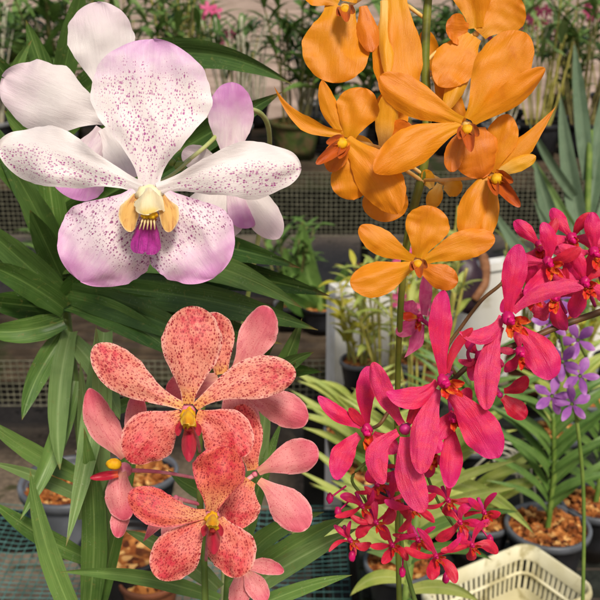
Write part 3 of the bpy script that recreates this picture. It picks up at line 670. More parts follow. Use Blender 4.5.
# paler bloom turned away, hanging from the top
flower(mag, (420, 318), .47, [
    ('petal', 'm_pale', (-2, 4), (396, 334), 16, dict(t0=.5, wb=.5, cup=.2)),
    ('sepal', 'm_pale', (2, 6), (404, 358), 15, dict(t0=.5, wb=.4, tp=.8, cup=-.2, lat=-3)),
    ('petal', 'm_pale', (-2, -4), (412, 300), 14, dict(t0=.5, wb=.5, cup=-.2, lat=-4)),
    ('sepal', 'm_pale', (4, -3), (427, 272), 13, dict(t0=.5, wb=.5)),
    ('petal', 'small_orange', (-3, 0), (400, 315), 9, dict(t0=.5, wb=.5)),
], lip_mag(-2, 6, .6), [(446, 350, .442), (434, 330, .46)], M['m_ped'])
ORCHIDS_END = True

# ------------------------------------------------------------------ strap leaved plants
def strap(root, pts, w, mat, fold=.22, tp=2.4, wb=.72, t0=.3, lat=0, bulge=0, roll=0, twist=0, nu=6, nv=26, fac=None):
    (x0, y0, d0), (x1, y1, d1) = pts; s = PX((d0+d1)/2)
    P0 = K(x0, y0, d0); P1 = K(x1, y1, d1)
    return mk('leaf', blade(P0, P1, w*s, t0=t0, wb=wb, tp=tp, lat=lat*s, bulge=bulge*s, cup=0, fold=fold, roll=roll, twist=twist, nu=nu, nv=nv, facing=fac), M[mat], root, P0)
def srand(lo, hi): return RNG.uniform(lo, hi)

vanda = empty('strap_leaf_orchid', K(84, 640, .56))
tag(vanda, 'tall strap leaved plant, dark leaves behind the white flower, paler leaves below', 'plant', 'strap leaved orchid plants')
mk('stem', tube([K(96, 660, .56), K(92, 560, .56), K(82, 440, .57), K(68, 340, .58), K(62, 270, .59), K(58, 180, .60), K(56, 60, .61)], [6*PX(.56)]*5+[5*PX(.56), 3*PX(.56)], 10), M['stem_green'], vanda)
for pts, w, mt, kw in (
    (((66, 300, .57), (-30, 215, .53)), 30, 'leaf_dark', {}), (((64, 280, .58), (10, 165, .55)), 30, 'leaf_dark', dict(lat=4)),
    (((66, 310, .56), (-20, 262, .52)), 28, 'leaf_dark', dict(lat=4)), (((62, 270, .58), (44, 150, .56)), 28, 'leaf_mid', {}),
    (((64, 300, .57), (-24, 250, .55)), 30, 'leaf_mid', dict(lat=2)), (((62, 250, .59), (-10, 120, .57)), 30, 'leaf_dark', {}), (((63, 280, .58), (30, 210, .55)), 26, 'leaf_dark', {}),
    (((64, 300, .57), (110, 262, .56)), 30, 'leaf_dark', {}), (((64, 320, .56), (-20, 330, .54)), 26, 'leaf_mid', dict(lat=-6)),
    (((64, 292, .57), (212, 348, .50)), 32, 'leaf_dark', dict(lat=-6)), (((66, 300, .565), (182, 360, .51)), 30, 'leaf_mid', dict(lat=-8)),
    (((64, 285, .58), (318, 330, .50)), 36, 'leaf_dark', dict(lat=-10)), (((62, 278, .585), (330, 296, .51)), 38, 'leaf_dark', dict(lat=-16)),
    (((62, 262, .58), (302, 308, .50)), 38, 'leaf_mid', dict(lat=-26)), (((62, 240, .58), (300, 268, .51)), 36, 'leaf_dark', dict(lat=-14)),
    (((64, 300, .575), (282, 344, .52)), 34, 'leaf_dark', dict(lat=-4)), (((64, 285, .59), (250, 270, .56)), 36, 'leaf_dark', dict(lat=-10)), (((63, 310, .58), (-20, 300, .55)), 30, 'leaf_dark', {}), (((63, 296, .59), (14, 250, .57)), 30, 'leaf_mid', {}),
    (((68, 330, .57), (22, 420, .54)), 22, 'leaf_mid', dict(lat=6)), (((72, 340, .57), (120, 420, .52)), 22, 'leaf_pale', dict(lat=-6, tp=3)), (((70, 330, .57), (60, 470, .52)), 22, 'leaf_pale', dict(lat=6, tp=3)), (((74, 380, .56), (20, 520, .52)), 20, 'leaf_mid', dict(lat=-6)),
    (((62, 262, .59), (150, 180, .56)), 28, 'leaf_dark', dict(lat=-6)), (((60, 250, .6), (250, 118, .545)), 34, 'leaf_dark', dict(lat=4)),
    (((60, 225, .6), (282, 92, .53)), 40, 'leaf_dark', dict(lat=-2, wb=.8)),
    (((60, 110, .61), (292, 84, .54)), 34, 'leaf_dark', dict(lat=-42)),
    (((60, 120, .6), (26, 20, .57)), 24, 'leaf_mid', {}), (((60, 140, .6), (104, 92, .56)), 20, 'leaf_mid', dict(lat=-4)),
    (((62, 150, .6), (32, 40, .57)), 20, 'leaf_mid', dict(lat=-32, tp=3)), (((60, 150, .6), (-20, 40, .55)), 26, 'leaf_dark', {}),
    (((60, 90, .61), (84, -20, .58)), 24, 'leaf_dark', {}), (((60, 220, .6), (-30, 130, .56)), 28, 'leaf_dark', {}),
    (((58, 200, .6), (110, 120, .575)), 26, 'leaf_mid', {}), (((60, 170, .6), (4, 110, .57)), 24, 'leaf_mid', {}),
    # paler lower leaves
    (((92, 560, .55), (96, 325, .49)), 21, 'leaf_pale', dict(lat=5, tp=2.4)), (((104, 330, .54), (66, 546, .47)), 26, 'leaf_pale', dict(lat=-5, tp=2, bulge=8)),
    (((90, 600, .54), (112, 342, .50)), 24, 'leaf_pale', dict(lat=-3)), (((88, 620, .53), (84, 428, .485)), 26, 'leaf_mid', dict(lat=8)),
    (((84, 520, .55), (80, 362, .50)), 17, 'leaf_pale', dict(lat=3)),
    (((86, 640, .52), (30, 470, .50)), 22, 'leaf_mid', dict(lat=-8)), (((90, 640, .54), (140, 430, .51)), 18, 'leaf_mid', {}),
    (((102, 580, .54), (112, 470, .5)), 16, 'leaf_pale', dict(lat=-4)),
    (((90, 540, .56), (142, 398, .52)), 16, 'leaf_mid', dict(lat=6)), (((96, 420, .56), (172, 396, .53)), 14, 'leaf_mid', dict(lat=-6)),
    (((88, 480, .57), (-20, 415, .52)), 20, 'leaf_mid', dict(lat=-5)),
    (((86, 500, .57), (-10, 462, .53)), 14, 'leaf_pale', dict(lat=3)),
    (((90, 560, .56), (-10, 500, .52)), 20, 'leaf_mid', dict(lat=-4)),
): strap(vanda, pts, w, mt, **kw)

sleaf = empty('strap_leaf_orchid', K(226, 660, .52))
tag(sleaf, 'low strap leaved orchid plant under the salmon flowers with long leaves reaching right', 'plant', 'strap leaved orchid plants')
mk('stem', tube([K(226, 670, .53), K(228, 590, .53), K(236, 500, .54), K(246, 420, .55), K(262, 330, .56)], [5*PX(.5)]*4+[3*PX(.5)], 10), M['stem_green'], sleaf)
for pts, w, mt, kw in (
    (((232, 590, .50), (348, 516, .47)), 24, 'leaf_mid', dict(lat=-4)), (((232, 600, .49), (358, 528, .46)), 22, 'leaf_pale', dict(lat=-3)),
    (((234, 570, .51), (324, 512, .48)), 20, 'leaf_mid', dict(lat=-10)),
    (((220, 590, .52), (124, 530, .47)), 20, 'leaf_pale', dict(lat=6)), (((220, 600, .51), (60, 572, .46)), 16, 'leaf_mid', dict(lat=8)),
    (((220, 560, .54), (150, 500, .50)), 18, 'leaf_mid', {}), (((232, 620, .46), (352, 575, .45)), 16, 'leaf_mid', dict(lat=-5)),
    (((236, 540, .54), (268, 380, .50)), 19, 'leaf_pale', dict(lat=6)), (((240, 560, .54), (282, 420, .51)), 16, 'leaf_mid', dict(lat=-3)),
    (((238, 500, .55), (225, 400, .52)), 18, 'leaf_mid', {}), (((246, 430, .55), (302, 318, .51)), 22, 'leaf_mid', dict(lat=5)),
    (((250, 400, .55), (314, 352, .51)), 20, 'leaf_mid', dict(lat=-6)), (((250, 380, .56), (322, 372, .52)), 16, 'leaf_dark', dict(lat=-5)),
    (((254, 370, .56), (284, 296, .53)), 18, 'leaf_dark', {}), (((256, 380, .56), (232, 318, .53)), 14, 'leaf_pale', dict(lat=3)),
    (((252, 420, .56), (296, 362, .52)), 12, 'leaf_dark', {}), (((236, 500, .56), (168, 470, .53)), 18, 'leaf_mid', dict(lat=-6)),
): strap(sleaf, pts, w, mt, **kw)

def rleaf_build():
    c = onz(582, 400, .64); root = empty('strap_leaf_orchid', (c.x, c.y, .568))
    tag(root, 'grey green strap leaved orchid at the right edge beside the orange flowers', 'plant', 'strap leaved orchid plants')
    pot_parts(root, (c.x, c.y, .568), .06, .085, M['pot_black'], M['pot_grey'])
    D = (c-CAM).dot(FW)
    mk('stem', tube([Vector((c.x, c.y, .62)), K(586, 330, D-.03), K(587, 230, D-.04), K(590, 130, D-.05)], 3.2*PX(D), 8), M['stem_green'], root)
    for (a, b, w, mt, kw) in (((583, 300), (534, 158), 20, 'leaf_grey', dict(lat=-4)), ((587, 260), (560, 92), 18, 'leaf_grey', dict(lat=-3)),
        ((584, 320), (490, 205), 17, 'leaf_grey', dict(lat=-6)), ((585, 310), (533, 198), 12, 'leaf_grey', {}),
        ((586, 210), (528, 120), 10, 'leaf_grey', dict(lat=-4)), ((588, 220), (612, 60), 18, 'leaf_grey', {}),
        ((588, 180), (574, 40), 15, 'leaf_grey', {}), ((586, 250), (520, 140), 9, 'leaf_pale', {}), ((588, 280), (622, 150), 18, 'leaf_grey', {})):
        strap(root, ((a[0], a[1], D-.04), (b[0], b[1], D-.04-RNG.uniform(.0, .16))), w, mt, **kw)
def lleaf_build():
    c = Vector((.055, 2.44, .473+.07)); root = empty('strap_leaf_orchid', (c.x, c.y, .473))
    tag(root, 'small green leaf fan rising left of the lowest orange flower', 'plant', 'strap leaved orchid plants')
    pot_parts(root, (c.x, c.y, .473), .055, .075, M['pot_black'], M['pot_black'])
    D = (c-CAM).dot(FW); b = (320, 318, D)
    mk('stem', tube([c-Vector((0, 0, .01)), K(320, 306, D), K(321, 285, D)], 4*PX(D), 8), M['stem_green'], root)
    for (q, e, w, mt, kw) in ((( 321, 305), (303, 221), 23, 'leaf_mid', dict(lat=-7, tp=3)), ((319, 312), (284, 246), 21, 'leaf_mid', dict(lat=-6)),
        ((319, 314), (274, 284), 18, 'leaf_dark', dict(lat=-4)), ((322, 308), (348, 262), 16, 'leaf_mid', dict(lat=4)), ((322, 312), (352, 296), 16, 'leaf_dark', dict(lat=-4))):
        strap(root, ((q[0], q[1], D), (e[0], e[1], D-.08)), w, mt, **kw)

# ------------------------------------------------------------------ pots and cane plants
def pot_parts(root, c, r, h, mat, rimmat, fill=M['bark'], sides=28):
    c = Vector(c); t = .004
    p = mk('pot', lathe(c, [(0.001, 0.004), (r*.72, .002), (r*.74, 0), (r*.78, h*.3), (r*.95, h*.86), (r*.95, h*.9), (r*.9, h*.9), (r*.86, h*.7)], sides), mat, root, c)
    mk('rim', lathe(c, [(r*.955, h*.86), (r*1.02, h*.87), (r*1.03, h*.97), (r*1.01, h), (r*.94, h), (r*.92, h*.97), (r*.905, h*.8)], sides), rimmat, p, c)
    V, F = [], []; n = 16
    for j in range(6):
        for k in range(n):
            a = 2*math.pi*k/n; rr = r*.91*j/5+.0001
            V.append(c+Vector((rr*math.cos(a), rr*math.sin(a), h*.84+.012*noise.noise(Vector((rr*40*math.cos(a), rr*40*math.sin(a), c.x*9)))+.004*(1-j/5))))
    for j in range(5):
        for k in range(n): F.append((j*n+k, j*n+(k+1) % n, (j+1)*n+(k+1) % n, (j+1)*n+k))
    mk('growing_medium', (V, F), fill, p, c)
    return p
def chips(root, c, r, z, n, seed):
    """loose bark chips lying over the medium, one heap"""
    rg = random.Random(seed); g = []
    for i in range(n):
        a = rg.uniform(0, 6.28); q = r*math.sqrt(rg.random()); s = rg.uniform(.003, .008)
        b = box((c[0]+q*math.cos(a), c[1]+q*math.sin(a), z+rg.uniform(0, .006)), (s*1.8, s, s*.6), rg.uniform(0, 3))
        cc = sum(b[0], Vector())/8; ax = Vector((rg.uniform(-1, 1), rg.uniform(-1, 1), rg.uniform(-1, 1))); from mathutils import Quaternion
        qn = Quaternion(ax, rg.uniform(0, 1.2))
        g.append(([cc+qn @ (v-cc) for v in b[0]], b[1]))
    o = mk('bark_chips', join(*g), M['bark'], root, c, smooth=False); tag(o, kind='stuff')
    return o

def cane_plant(seed, h, ncane, kind, leafmat, canemat='cane', potr=.07, poth=.12, leafy=1., flowers=None, lsz=1.):
    rg = random.Random(seed)
    root = empty('cane_orchid', (0, 0, 0))
    mats = dict(black=('pot_black', 'rim_grey'), grey=('pot_grey', 'rim_grey'), moss=('moss', 'moss'), terra=('terra', 'terra'), dark=('pot_black', 'pot_black'))[kind]
    pot_parts(root, (0, 0, 0), potr, poth, M[mats[0]], M[mats[1]])
    for i in range(ncane):
        a = rg.uniform(0, 6.28); q = rg.uniform(.1, .6)*potr; H = h*rg.uniform(.6, 1.05)
        b = Vector((q*math.cos(a), q*math.sin(a), poth*.8)); lean = rg.uniform(.02, .3)*H
        a2 = a+rg.uniform(-.6, .6)
        tipp = b+Vector((lean*math.cos(a2), lean*math.sin(a2), H)); md = b.lerp(tipp, .5)+Vector((rg.uniform(-.015, .015), rg.uniform(-.015, .015), 0))
        r0 = rg.uniform(.0028, .0045)
        # swollen nodes along the cane
        n = 9; pts = []; rr = []
        for k in range(n+1):
            t = k/n; p = b*(1-t)**2+md*2*t*(1-t)+tipp*t*t; pts.append(p); rr.append(r0*(1.15 if k % 2 else .8)*(1-.35*t))
        cane = mk('cane', tube(pts, rr, 6, 2), M[canemat], root, b)
        g = []; k0 = rg.choice((3, 4, 5)) if leafy > .8 else 6
        for k in range(k0, n+1):
            if rg.random() > .6*leafy+.05: continue
            for sg in (0, 1):
                a3 = a2*2+k*2.4+sg*math.pi+rg.uniform(-.4, .4); L = rg.uniform(.07, .15)*(.6+h)*lsz
                P0 = pts[k]; P1 = P0+Vector((math.cos(a3)*L, math.sin(a3)*L, L*rg.uniform(-.1, .75)))
                g.append(blade(P0, P1, rg.uniform(.018, .032)*lsz, t0=.4, wb=.3, tp=1.7, bulge=L*.16, cup=0, fold=.2, nu=2, nv=7, facing=(0, 0, 1), seed=rg.random()*99))
        if g: mk('foliage', join(*g), M[leafmat], cane, b)
        if flowers and i < flowers[1]:
            for q_ in range(flowers[2]):
                cc = tipp+Vector((rg.uniform(-.03, .03), rg.uniform(-.03, .03), rg.uniform(-.03, .03))); gg = []
                fn = Vector((rg.uniform(-.4, .4), -1, rg.uniform(.1, .6))).normalized(); ux = fn.cross(Vector((0, 0, 1))).normalized(); uy = ux.cross(fn)
                for k in range(5):
                    aa = R(90+72*k)+rg.uniform(-.1, .1); dv = ux*math.cos(aa)+uy*math.sin(aa)
                    gg.append(blade(cc, cc+dv*flowers[3]-fn*.004, flowers[3]*.55, t0=.6, wb=.3, cup=.1, nu=3, nv=8, facing=fn, seed=rg.random()*99))
                mk('bloom', join(*gg), M[flowers[0]], cane, cc)
    return root

rleaf_build(); lleaf_build()
protos = [
    cane_plant(11, .36, 12, 'black', 'leaf_mid'),
    cane_plant(12, .42, 13, 'moss', 'leaf_mid', potr=.085, poth=.12),
    cane_plant(13, .30, 8, 'black', 'leaf_dark', potr=.065),
    cane_plant(14, .44, 16, 'dark', 'leaf_mid', leafy=.5),
    cane_plant(15, .38, 9, 'terra', 'leaf_dark', potr=.06, poth=.10),
    cane_plant(16, .46, 14, 'dark', 'leaf_pale', 'cane_y', leafy=.35, potr=.075, flowers=('m_pale', 2, 3, .024)),
    cane_plant(17, .24, 6, 'grey', 'leaf_mid', potr=.08, poth=.13, lsz=1.7, leafy=1.3),
    cane_plant(18, .40, 16, 'black', 'leaf_dark', 'root', leafy=.2, potr=.07),
]
# ---- far bench
def bench(name_lbl, x0, x1, y0, y1, z, topmat, legs, skirt=0., gridn=None, rails='wood_dark', cat='bench', slats=True, netmat='mesh_light', legmat='steel'):
    c = Vector(((x0+x1)/2, (y0+y1)/2, 0)); b = empty('plant_bench', c); tag(b, name_lbl, cat, 'plant benches')
    g = [box((c.x, y0+.015, z-.035), (x1-x0, .03, .07)), box((c.x, y1-.015, z-.035), (x1-x0, .03, .07)),
         box((x0+.015, c.y, z-.036), (.03, y1-y0-.062, .068)), box((x1-.015, c.y, z-.036), (.03, y1-y0-.062, .068))]
    mk('frame', join(*g), M[rails], b, c, smooth=False)
    if slats:
        g = []; n = max(2, int((y1-y0)/.07))
        for i in range(n):
            yy = y0+.035+(y1-y0-.07)*i/(n-1); g.append(box((c.x, yy, z+.009), (x1-x0, .045, .016)))
        mk('slats', join(*g), M[topmat], b, c, smooth=False)
    else:
        na, nb = gridn
        mk('mesh_top', grid((x0, y0, z+.004), (x1-x0, 0, 0), (0, y1-y0, 0), na, nb, .0022), M[topmat], b, c, smooth=False)
    for (lx, ly) in legs: mk('leg', box((lx, ly, (z-.072)/2), (.06, .05, z-.072)), M[legmat], b, (lx, ly, 0), smooth=False)
    if skirt:
        na = int((x1-x0)/.017); nb = int(skirt/.015)
        mk('painted_shade_sheet', box((c.x, y1-.04, z-.072-skirt*.95), (x1-x0-.06, .004, skirt*1.9)), M['steel'], b, c, smooth=False)  # added dark sheet that paints the shade under the bench
        mk('net_skirt', grid((x0, y0-.006, z-.01), (x1-x0, 0, 0), (0, 0, -skirt), na, nb, .0024), M[netmat], b, (x0, y0, z), smooth=False)
    return b
farz = .755
bench('long weathered far bench with hanging net skirt, crowded with cane orchid pots', -1.7, 1.9, 3.2, 4.15, farz, 'wood_dark',
      [(-1.6, 3.24), (-.55, 3.24), (.27, 3.24), (1.5, 3.24), (-1.6, 4.1), (.3, 4.1), (1.5, 4.1)], skirt=.22)
bench('low left bench with weathered net skirt behind the salmon flowers', -1.2, .085, 2.3, 2.72, .455, 'wood_dark', [(-1.1, 2.33), (-.42, 2.33), (.04, 2.33), (-1.1, 2.68), (.04, 2.68)], skirt=.13)
bench('near left bench topped with teal wire mesh under the bark filled pot', -.75, .078, .86, 1.50, .5, 'mesh_teal', [(-.7, 1.46), (.05, 1.46), (-.7, .9), (.05, .9)], gridn=(60, 46), slats=False, rails='steel')
bench('near right bench in front of the added white backdrop, covered with lime green orchids', .092, 1.5, .95, 1.90, .55, 'mesh_dark', [(.13, 1.86), (1.4, 1.86), (.13, 1.0), (1.4, 1.0)], skirt=.1, slats=True, rails='wood_dark', netmat='mesh_dark')

kinds = ['pale rimmed black pot of canes', 'mossy pot of canes', 'small pot of short canes', 'dark pot of tall bare canes', 'terracotta pot of canes', 'pot of tall canes with pink blooms', 'wide grey pot of broad leaves', 'black pot of pale dry canes']
used = set()
def place(k, loc, rz, s, label, group):
    o = protos[k] if k not in used else copy_tree(protos[k]); used.add(k)
    o.location = loc; o.rotation_euler = (0, 0, rz); o.scale = (s, s, s)
    tag(o, label, 'potted plant', group); return o
rg = random.Random(5)
row_y = {0: 3.33, 1: 3.62, 2: 3.93}
front = [(-1.32, 0), (-1.08, 7), (-.86, 6), (-.62, 2), (-.40, 0), (-.24, 7), (-.02, 1), (.17, 6), (.36, 4), (.55, 3), (.68, 7), (.84, 5), (1.0, 3), (1.2, 0), (1.45, 1)]
ordn = ['first', 'second', 'third', 'fourth', 'fifth', 'sixth', 'seventh', 'eighth', 'ninth', 'tenth', 'eleventh', 'twelfth', 'thirteenth', 'fourteenth', 'fifteenth', 'sixteenth', 'seventeenth', 'eighteenth']
for i, (x, k) in enumerate(front):
    place(k, (x+rg.uniform(-.02, .02), row_y[0]+rg.uniform(-.02, .04), farz+.018), rg.uniform(0, 6), rg.uniform(.92, 1.08), f'{kinds[k]}, {ordn[i]} from left in far bench front row', 'cane orchids on the far bench')
for r_i, nm in ((1, 'middle'), (2, 'back')):
    for i in range(13):
        x = -1.45+i*.25+rg.uniform(-.05, .05); k = rg.choice((0, 1, 2, 3, 7, 5, 3, 6, 7))
        place(k, (x, row_y[r_i]+rg.uniform(-.04, .04), farz+.018), rg.uniform(0, 6), rg.uniform(.75, 1.2), f'{kinds[k]}, {ordn[i]} from left in far bench {nm} row', 'cane orchids on the far bench')
# low left bench pots
for i, (px, k) in enumerate(((-10, 2), (60, 0), (140, 4), (215, 2), (290, 0))):
    p = ony(px, 350, 2.5)
    place(k, (p.x, 2.46, .473), rg.uniform(0, 6), .62, f'{kinds[k]}, {ordn[i]} from left on the low left bench', 'cane orchids on the low left bench')

# ---- added white backdrop standing in for the overexposed background behind the right bench
wb = empty('glare_backdrop', (.75, 2.33, 0))
tag(wb, 'added low white backdrop for background glare behind the right bench', 'board')
A = Vector((.072, 2.01, 0)); B = Vector((1.75, 2.80, 0)); dv = (B-A); L = dv.length; rz = math.atan2(dv.y, dv.x); n = 6
for i in range(n):
    c = A+dv*((i+.5)/n)
    mk('panel', box((c.x, c.y, .585), (L/n-.006+.02*0, .02, .29), rz), M['glare_white'], wb, (c.x, c.y, 0), smooth=False)
mc = (A+B)/2
mk('top_rail', box((mc.x, mc.y, .7415), (L, .035, .02), rz), M['glare_white'], wb, (mc.x, mc.y, .74), smooth=False)
for i in (0, n):
    c = A+dv*(i/n); mk('leg', box((c.x+.012, c.y+.035, .36), (.035, .035, .72), rz), M['glare_white'], wb, (c.x, c.y, 0), smooth=False)

# right bench back row: cane orchids in front of the added backdrop
rp = [cane_plant(31, .27, 9, 'black', 'leaf_lime', 'cane_y', potr=.05, poth=.09, lsz=.62, flowers=('small_yellow', 1, 2, .012)),
      cane_plant(32, .30, 10, 'terra', 'leaf_lime', 'cane_y', potr=.05, poth=.09, lsz=.62, leafy=.4),
      cane_plant(33, .30, 8, 'dark', 'leaf_lime', 'cane_y', potr=.05, poth=.09, lsz=.62, leafy=.4, flowers=('m_pale', 2, 2, .022)),
      cane_plant(34, .22, 7, 'black', 'leaf_yel', 'cane_y', potr=.045, poth=.08, lsz=.6, flowers=('small_orange', 2, 2, .018))]
rl = ['lime leaved cane orchid with small yellow blooms', 'bundle of yellow green canes in a terracotta pot', 'cane orchid with pale pink blooms at its tips', 'yellow leaved cane orchid with red orange blooms']
usedr = set()
def place_r(k, loc, rz_, s, label):
    o = rp[k] if k not in usedr else copy_tree(rp[k]); usedr.add(k)
    o.location = loc; o.rotation_euler = (0, 0, rz_); o.scale = (s,)*3; tag(o, label, 'potted plant', 'cane orchids on the right bench')
spots = [(3, .125, 1.86), (0, .17, 1.74), (0, .24, 1.84), (1, .275, 1.84), (2, .22, 1.64), (1, .475, 1.84), (0, .56, 1.80), (2, .66, 1.84), (3, .76, 1.8), (1, .90, 1.84), (3, .50, 1.66)]
for i, (k, x, y) in enumerate(spots):
    place_r(k, (x, y, .568), rg.uniform(0, 6), rg.uniform(.9, 1.1), f'{rl[k]}, ' + ['leftmost at the right bench corner', 'near the left end of the right bench', 'second from left before the added backdrop', 'third from left before the added backdrop', 'second row', 'back row middle', 'right of back row middle', 'seventh in back row', 'eighth in back row', 'rightmost in back row', 'nearest the leaves in the second row'][i])

# ---- near pots
bp = onz(70, 480, .62); broot = empty('bark_pot', (bp.x, bp.y, .506)); tag(broot, 'wide grey rimmed black pot filled with orange bark on the teal mesh bench', 'pot')
pot_parts(broot, (bp.x, bp.y, .506), .083, .115, M['pot_grey'], M['pot_grey'], sides=40)
chips(broot, (bp.x, bp.y, .6), .074, .602, 420, 3)
mk('aerial_root', tube([Vector((bp.x+.06, bp.y+.02, .61)), Vector((bp.x+.04, bp.y+.05, .65)), Vector((bp.x, bp.y+.06, .64))], .0028, 6), M['root'], broot)
mk('aerial_root', tube([Vector((bp.x-.07, bp.y-.0, .612)), Vector((bp.x-.02, bp.y-.02, .622)), Vector((bp.x+.06, bp.y-.01, .618))], .0022, 6), M['m_stem'], broot)
bp2 = onz(140, 470, .60); br2 = empty('bark_pot', (bp2.x, bp2.y, .506)); tag(br2, 'black pot of bark half hidden behind the left salmon flowers', 'pot')
pot_parts(br2, (bp2.x, bp2.y, .506), .065, .095, M['pot_black'], M['pot_grey'], sides=32); chips(br2, (bp2.x, bp2.y, .586), .056, .588, 200, 5)
tp_ = onz(150, 588, .56); tr = empty('clay_pot', (tp_.x, tp_.y, .506)); tag(tr, 'tan clay pot on the teal mesh bench at the bottom left', 'pot')
pot_parts(tr, (tp_.x, tp_.y, .506), .045, .075, M['terra'], M['terra'])
bp3 = onz(105, 548, .6); br3 = empty('black_pot', (bp3.x, bp3.y, .506)); tag(br3, 'plain black pot behind the lower left salmon flowers', 'pot')
pot_parts(br3, (bp3.x+.03, bp3.y, .506), .07, .1, M['pot_black'], M['pot_black'], sides=32)

# right bench: potted vanda, lime strap plants, basket, bag in place of a person, violet orchid
def potted_vanda(px, py, potr, poth, stem_top, leafmat, label, n, Lpx, zb=.568, seed=1, bark=True, wpx=9, d2=None):
    rg = random.Random(seed)
    c = onz(px, py, zb+poth); root = empty('strap_leaf_orchid', (c.x, c.y, zb)); tag(root, label, 'potted plant', 'strap leaved orchid plants')
    pot_parts(root, (c.x, c.y, zb), potr, poth, M['pot_black'], M['pot_grey'], sides=32)
    if bark: chips(root, (c.x, c.y, zb+poth*.88), potr*.85, zb+poth*.88, 260, seed)
    b = Vector((c.x, c.y, zb+poth*.85)); t = b+Vector(stem_top)
    mk('stem', tube([b, b.lerp(t, .5)+Vector((.006, 0, 0)), t], [.0045, .004, .003], 8), M['stem_green'], root)
    for i in range(n):
        f = (i+1)/n; p = b.lerp(t, .1+.9*f); sg = 1 if i % 2 else -1; L = Lpx*rg.uniform(.8, 1.15)*(1-.25*f)
        aa = rg.uniform(-.5, .5)
        P1 = p+Vector((sg*L*math.cos(aa), L*math.sin(aa)*.8, L*rg.uniform(.45, 1.05)))
        mk('leaf', blade(p, P1, wpx*rg.uniform(.85, 1.1), t0=.3, wb=.8, tp=2, bulge=L*.2, fold=.25, cup=0, nu=4, nv=16, facing=(0, -.5, .8)), M[leafmat], root, p)
    return root
potted_vanda(548, 524, .062, .085, (-.006, .01, .19), 'leaf_mid', 'upright strap leaved orchid in a bark filled pot behind the cream basket', 18, .13, seed=4, wpx=.014)
potted_vanda(596, 500, .055, .085, (.0, .02, .16), 'leaf_mid', 'strap leaved orchid in a black pot at the right edge of the right bench', 12, .13, seed=9, wpx=.016)
potted_vanda(480, 515, .05, .075, (-.01, .0, .06), 'leaf_lime', 'short lime leaved orchid in a bark filled pot left of the upright one', 10, .13, seed=12, wpx=.017)
potted_vanda(470, 440, .05, .08, (.0, .02, .12), 'leaf_mid', 'green strap leaved orchid behind the magenta flowers in the middle of the right bench', 14, .13, seed=15, wpx=.015)
potted_vanda(555, 430, .05, .08, (.0, .02, .12), 'leaf_lime', 'lime strap leaved orchid behind the upright one near the violet flowers', 12, .12, seed=18, wpx=.013)
potted_vanda(400, 560, .05, .075, (0, 0, .06), 'leaf_lime', 'lime leaved orchid under the lowest magenta blooms', 14, .15, seed=22, wpx=.018)
potted_vanda(365, 470, .05, .075, (0, 0, .07), 'leaf_lime', 'lime leaved orchid at the left edge of the right bench', 12, .13, seed=25, wpx=.018)
potted_vanda(430, 490, .05, .075, (0, 0, .08), 'leaf_lime', 'bright lime leaved orchid between the magenta petals', 14, .15, seed=27, wpx=.017)
potted_vanda(352, 428, .05, .08, (0, 0, .07), 'leaf_lime', 'lime leaved orchid at the back left corner of the right bench', 14, .11, seed=41, wpx=.014)
lime = empty('strap_leaf_orchid', K(410, 660, .85)); tag(lime, 'yellow green strap leaved orchid with long arching leaves under the magenta spray', 'plant', 'strap leaved orchid plants')
mk('stem', tube([K(404, 700, .86), K(406, 600, .86), K(416, 520, .87), K(424, 470, .88)], 5*PX(.8), 8), M['stem_green'], lime)
for pts, w, mt, kw in (
    (((416, 505, .87), (516, 461, .80)), 11, 'leaf_lime', dict(lat=-7)), (((414, 520, .87), (517, 488, .80)), 11, 'leaf_lime', dict(lat=-6)),
    (((420, 480, .88), (534, 534, .80)), 15, 'leaf_lime', dict(lat=-16)), (((410, 540, .86), (520, 512, .8)), 12, 'leaf_mid', dict(lat=-10)),
    (((410, 560, .86), (492, 560, .8)), 13, 'leaf_mid', dict(lat=-12)), (((408, 530, .86), (330, 480, .82)), 13, 'leaf_lime', dict(lat=6)),
    (((408, 550, .86), (322, 522, .82)), 13, 'leaf_lime', dict(lat=8)), (((412, 500, .87), (340, 448, .83)), 12, 'leaf_mid', dict(lat=6)),
    (((406, 580, .85), (350, 596, .8)), 14, 'leaf_lime', dict(lat=10)), (((410, 590, .85), (480, 602, .8)), 14, 'leaf_lime', dict(lat=-8)),
    (((420, 490, .88), (372, 430, .84)), 11, 'leaf_lime', {}), (((420, 480, .88), (470, 420, .84)), 11, 'leaf_lime', {}),
    (((410, 570, .86), (366, 552, .8)), 12, 'leaf_pale', dict(lat=6)), (((406, 600, .85), (440, 640, .8)), 14, 'leaf_mid', {}),
): strap(lime, pts, w, mt, **kw)
# aerial roots tangle on the bench
for i in range(7):
    a = onz(478+rg.uniform(-8, 20), 440+i*7, .64); b = a+Vector((rg.uniform(.04, .09), rg.uniform(-.02, .02), rg.uniform(-.03, .03)))
    o = mk('aerial_root', tube([a, a.lerp(b, .5)+Vector((0, 0, rg.uniform(-.01, .02))), b, b+Vector((.01, 0, -.05))], .0022, 6), M['root']); tag(o, 'whitish aerial roots trailing between the pots of the right bench', 'root', 'aerial roots on the right bench')

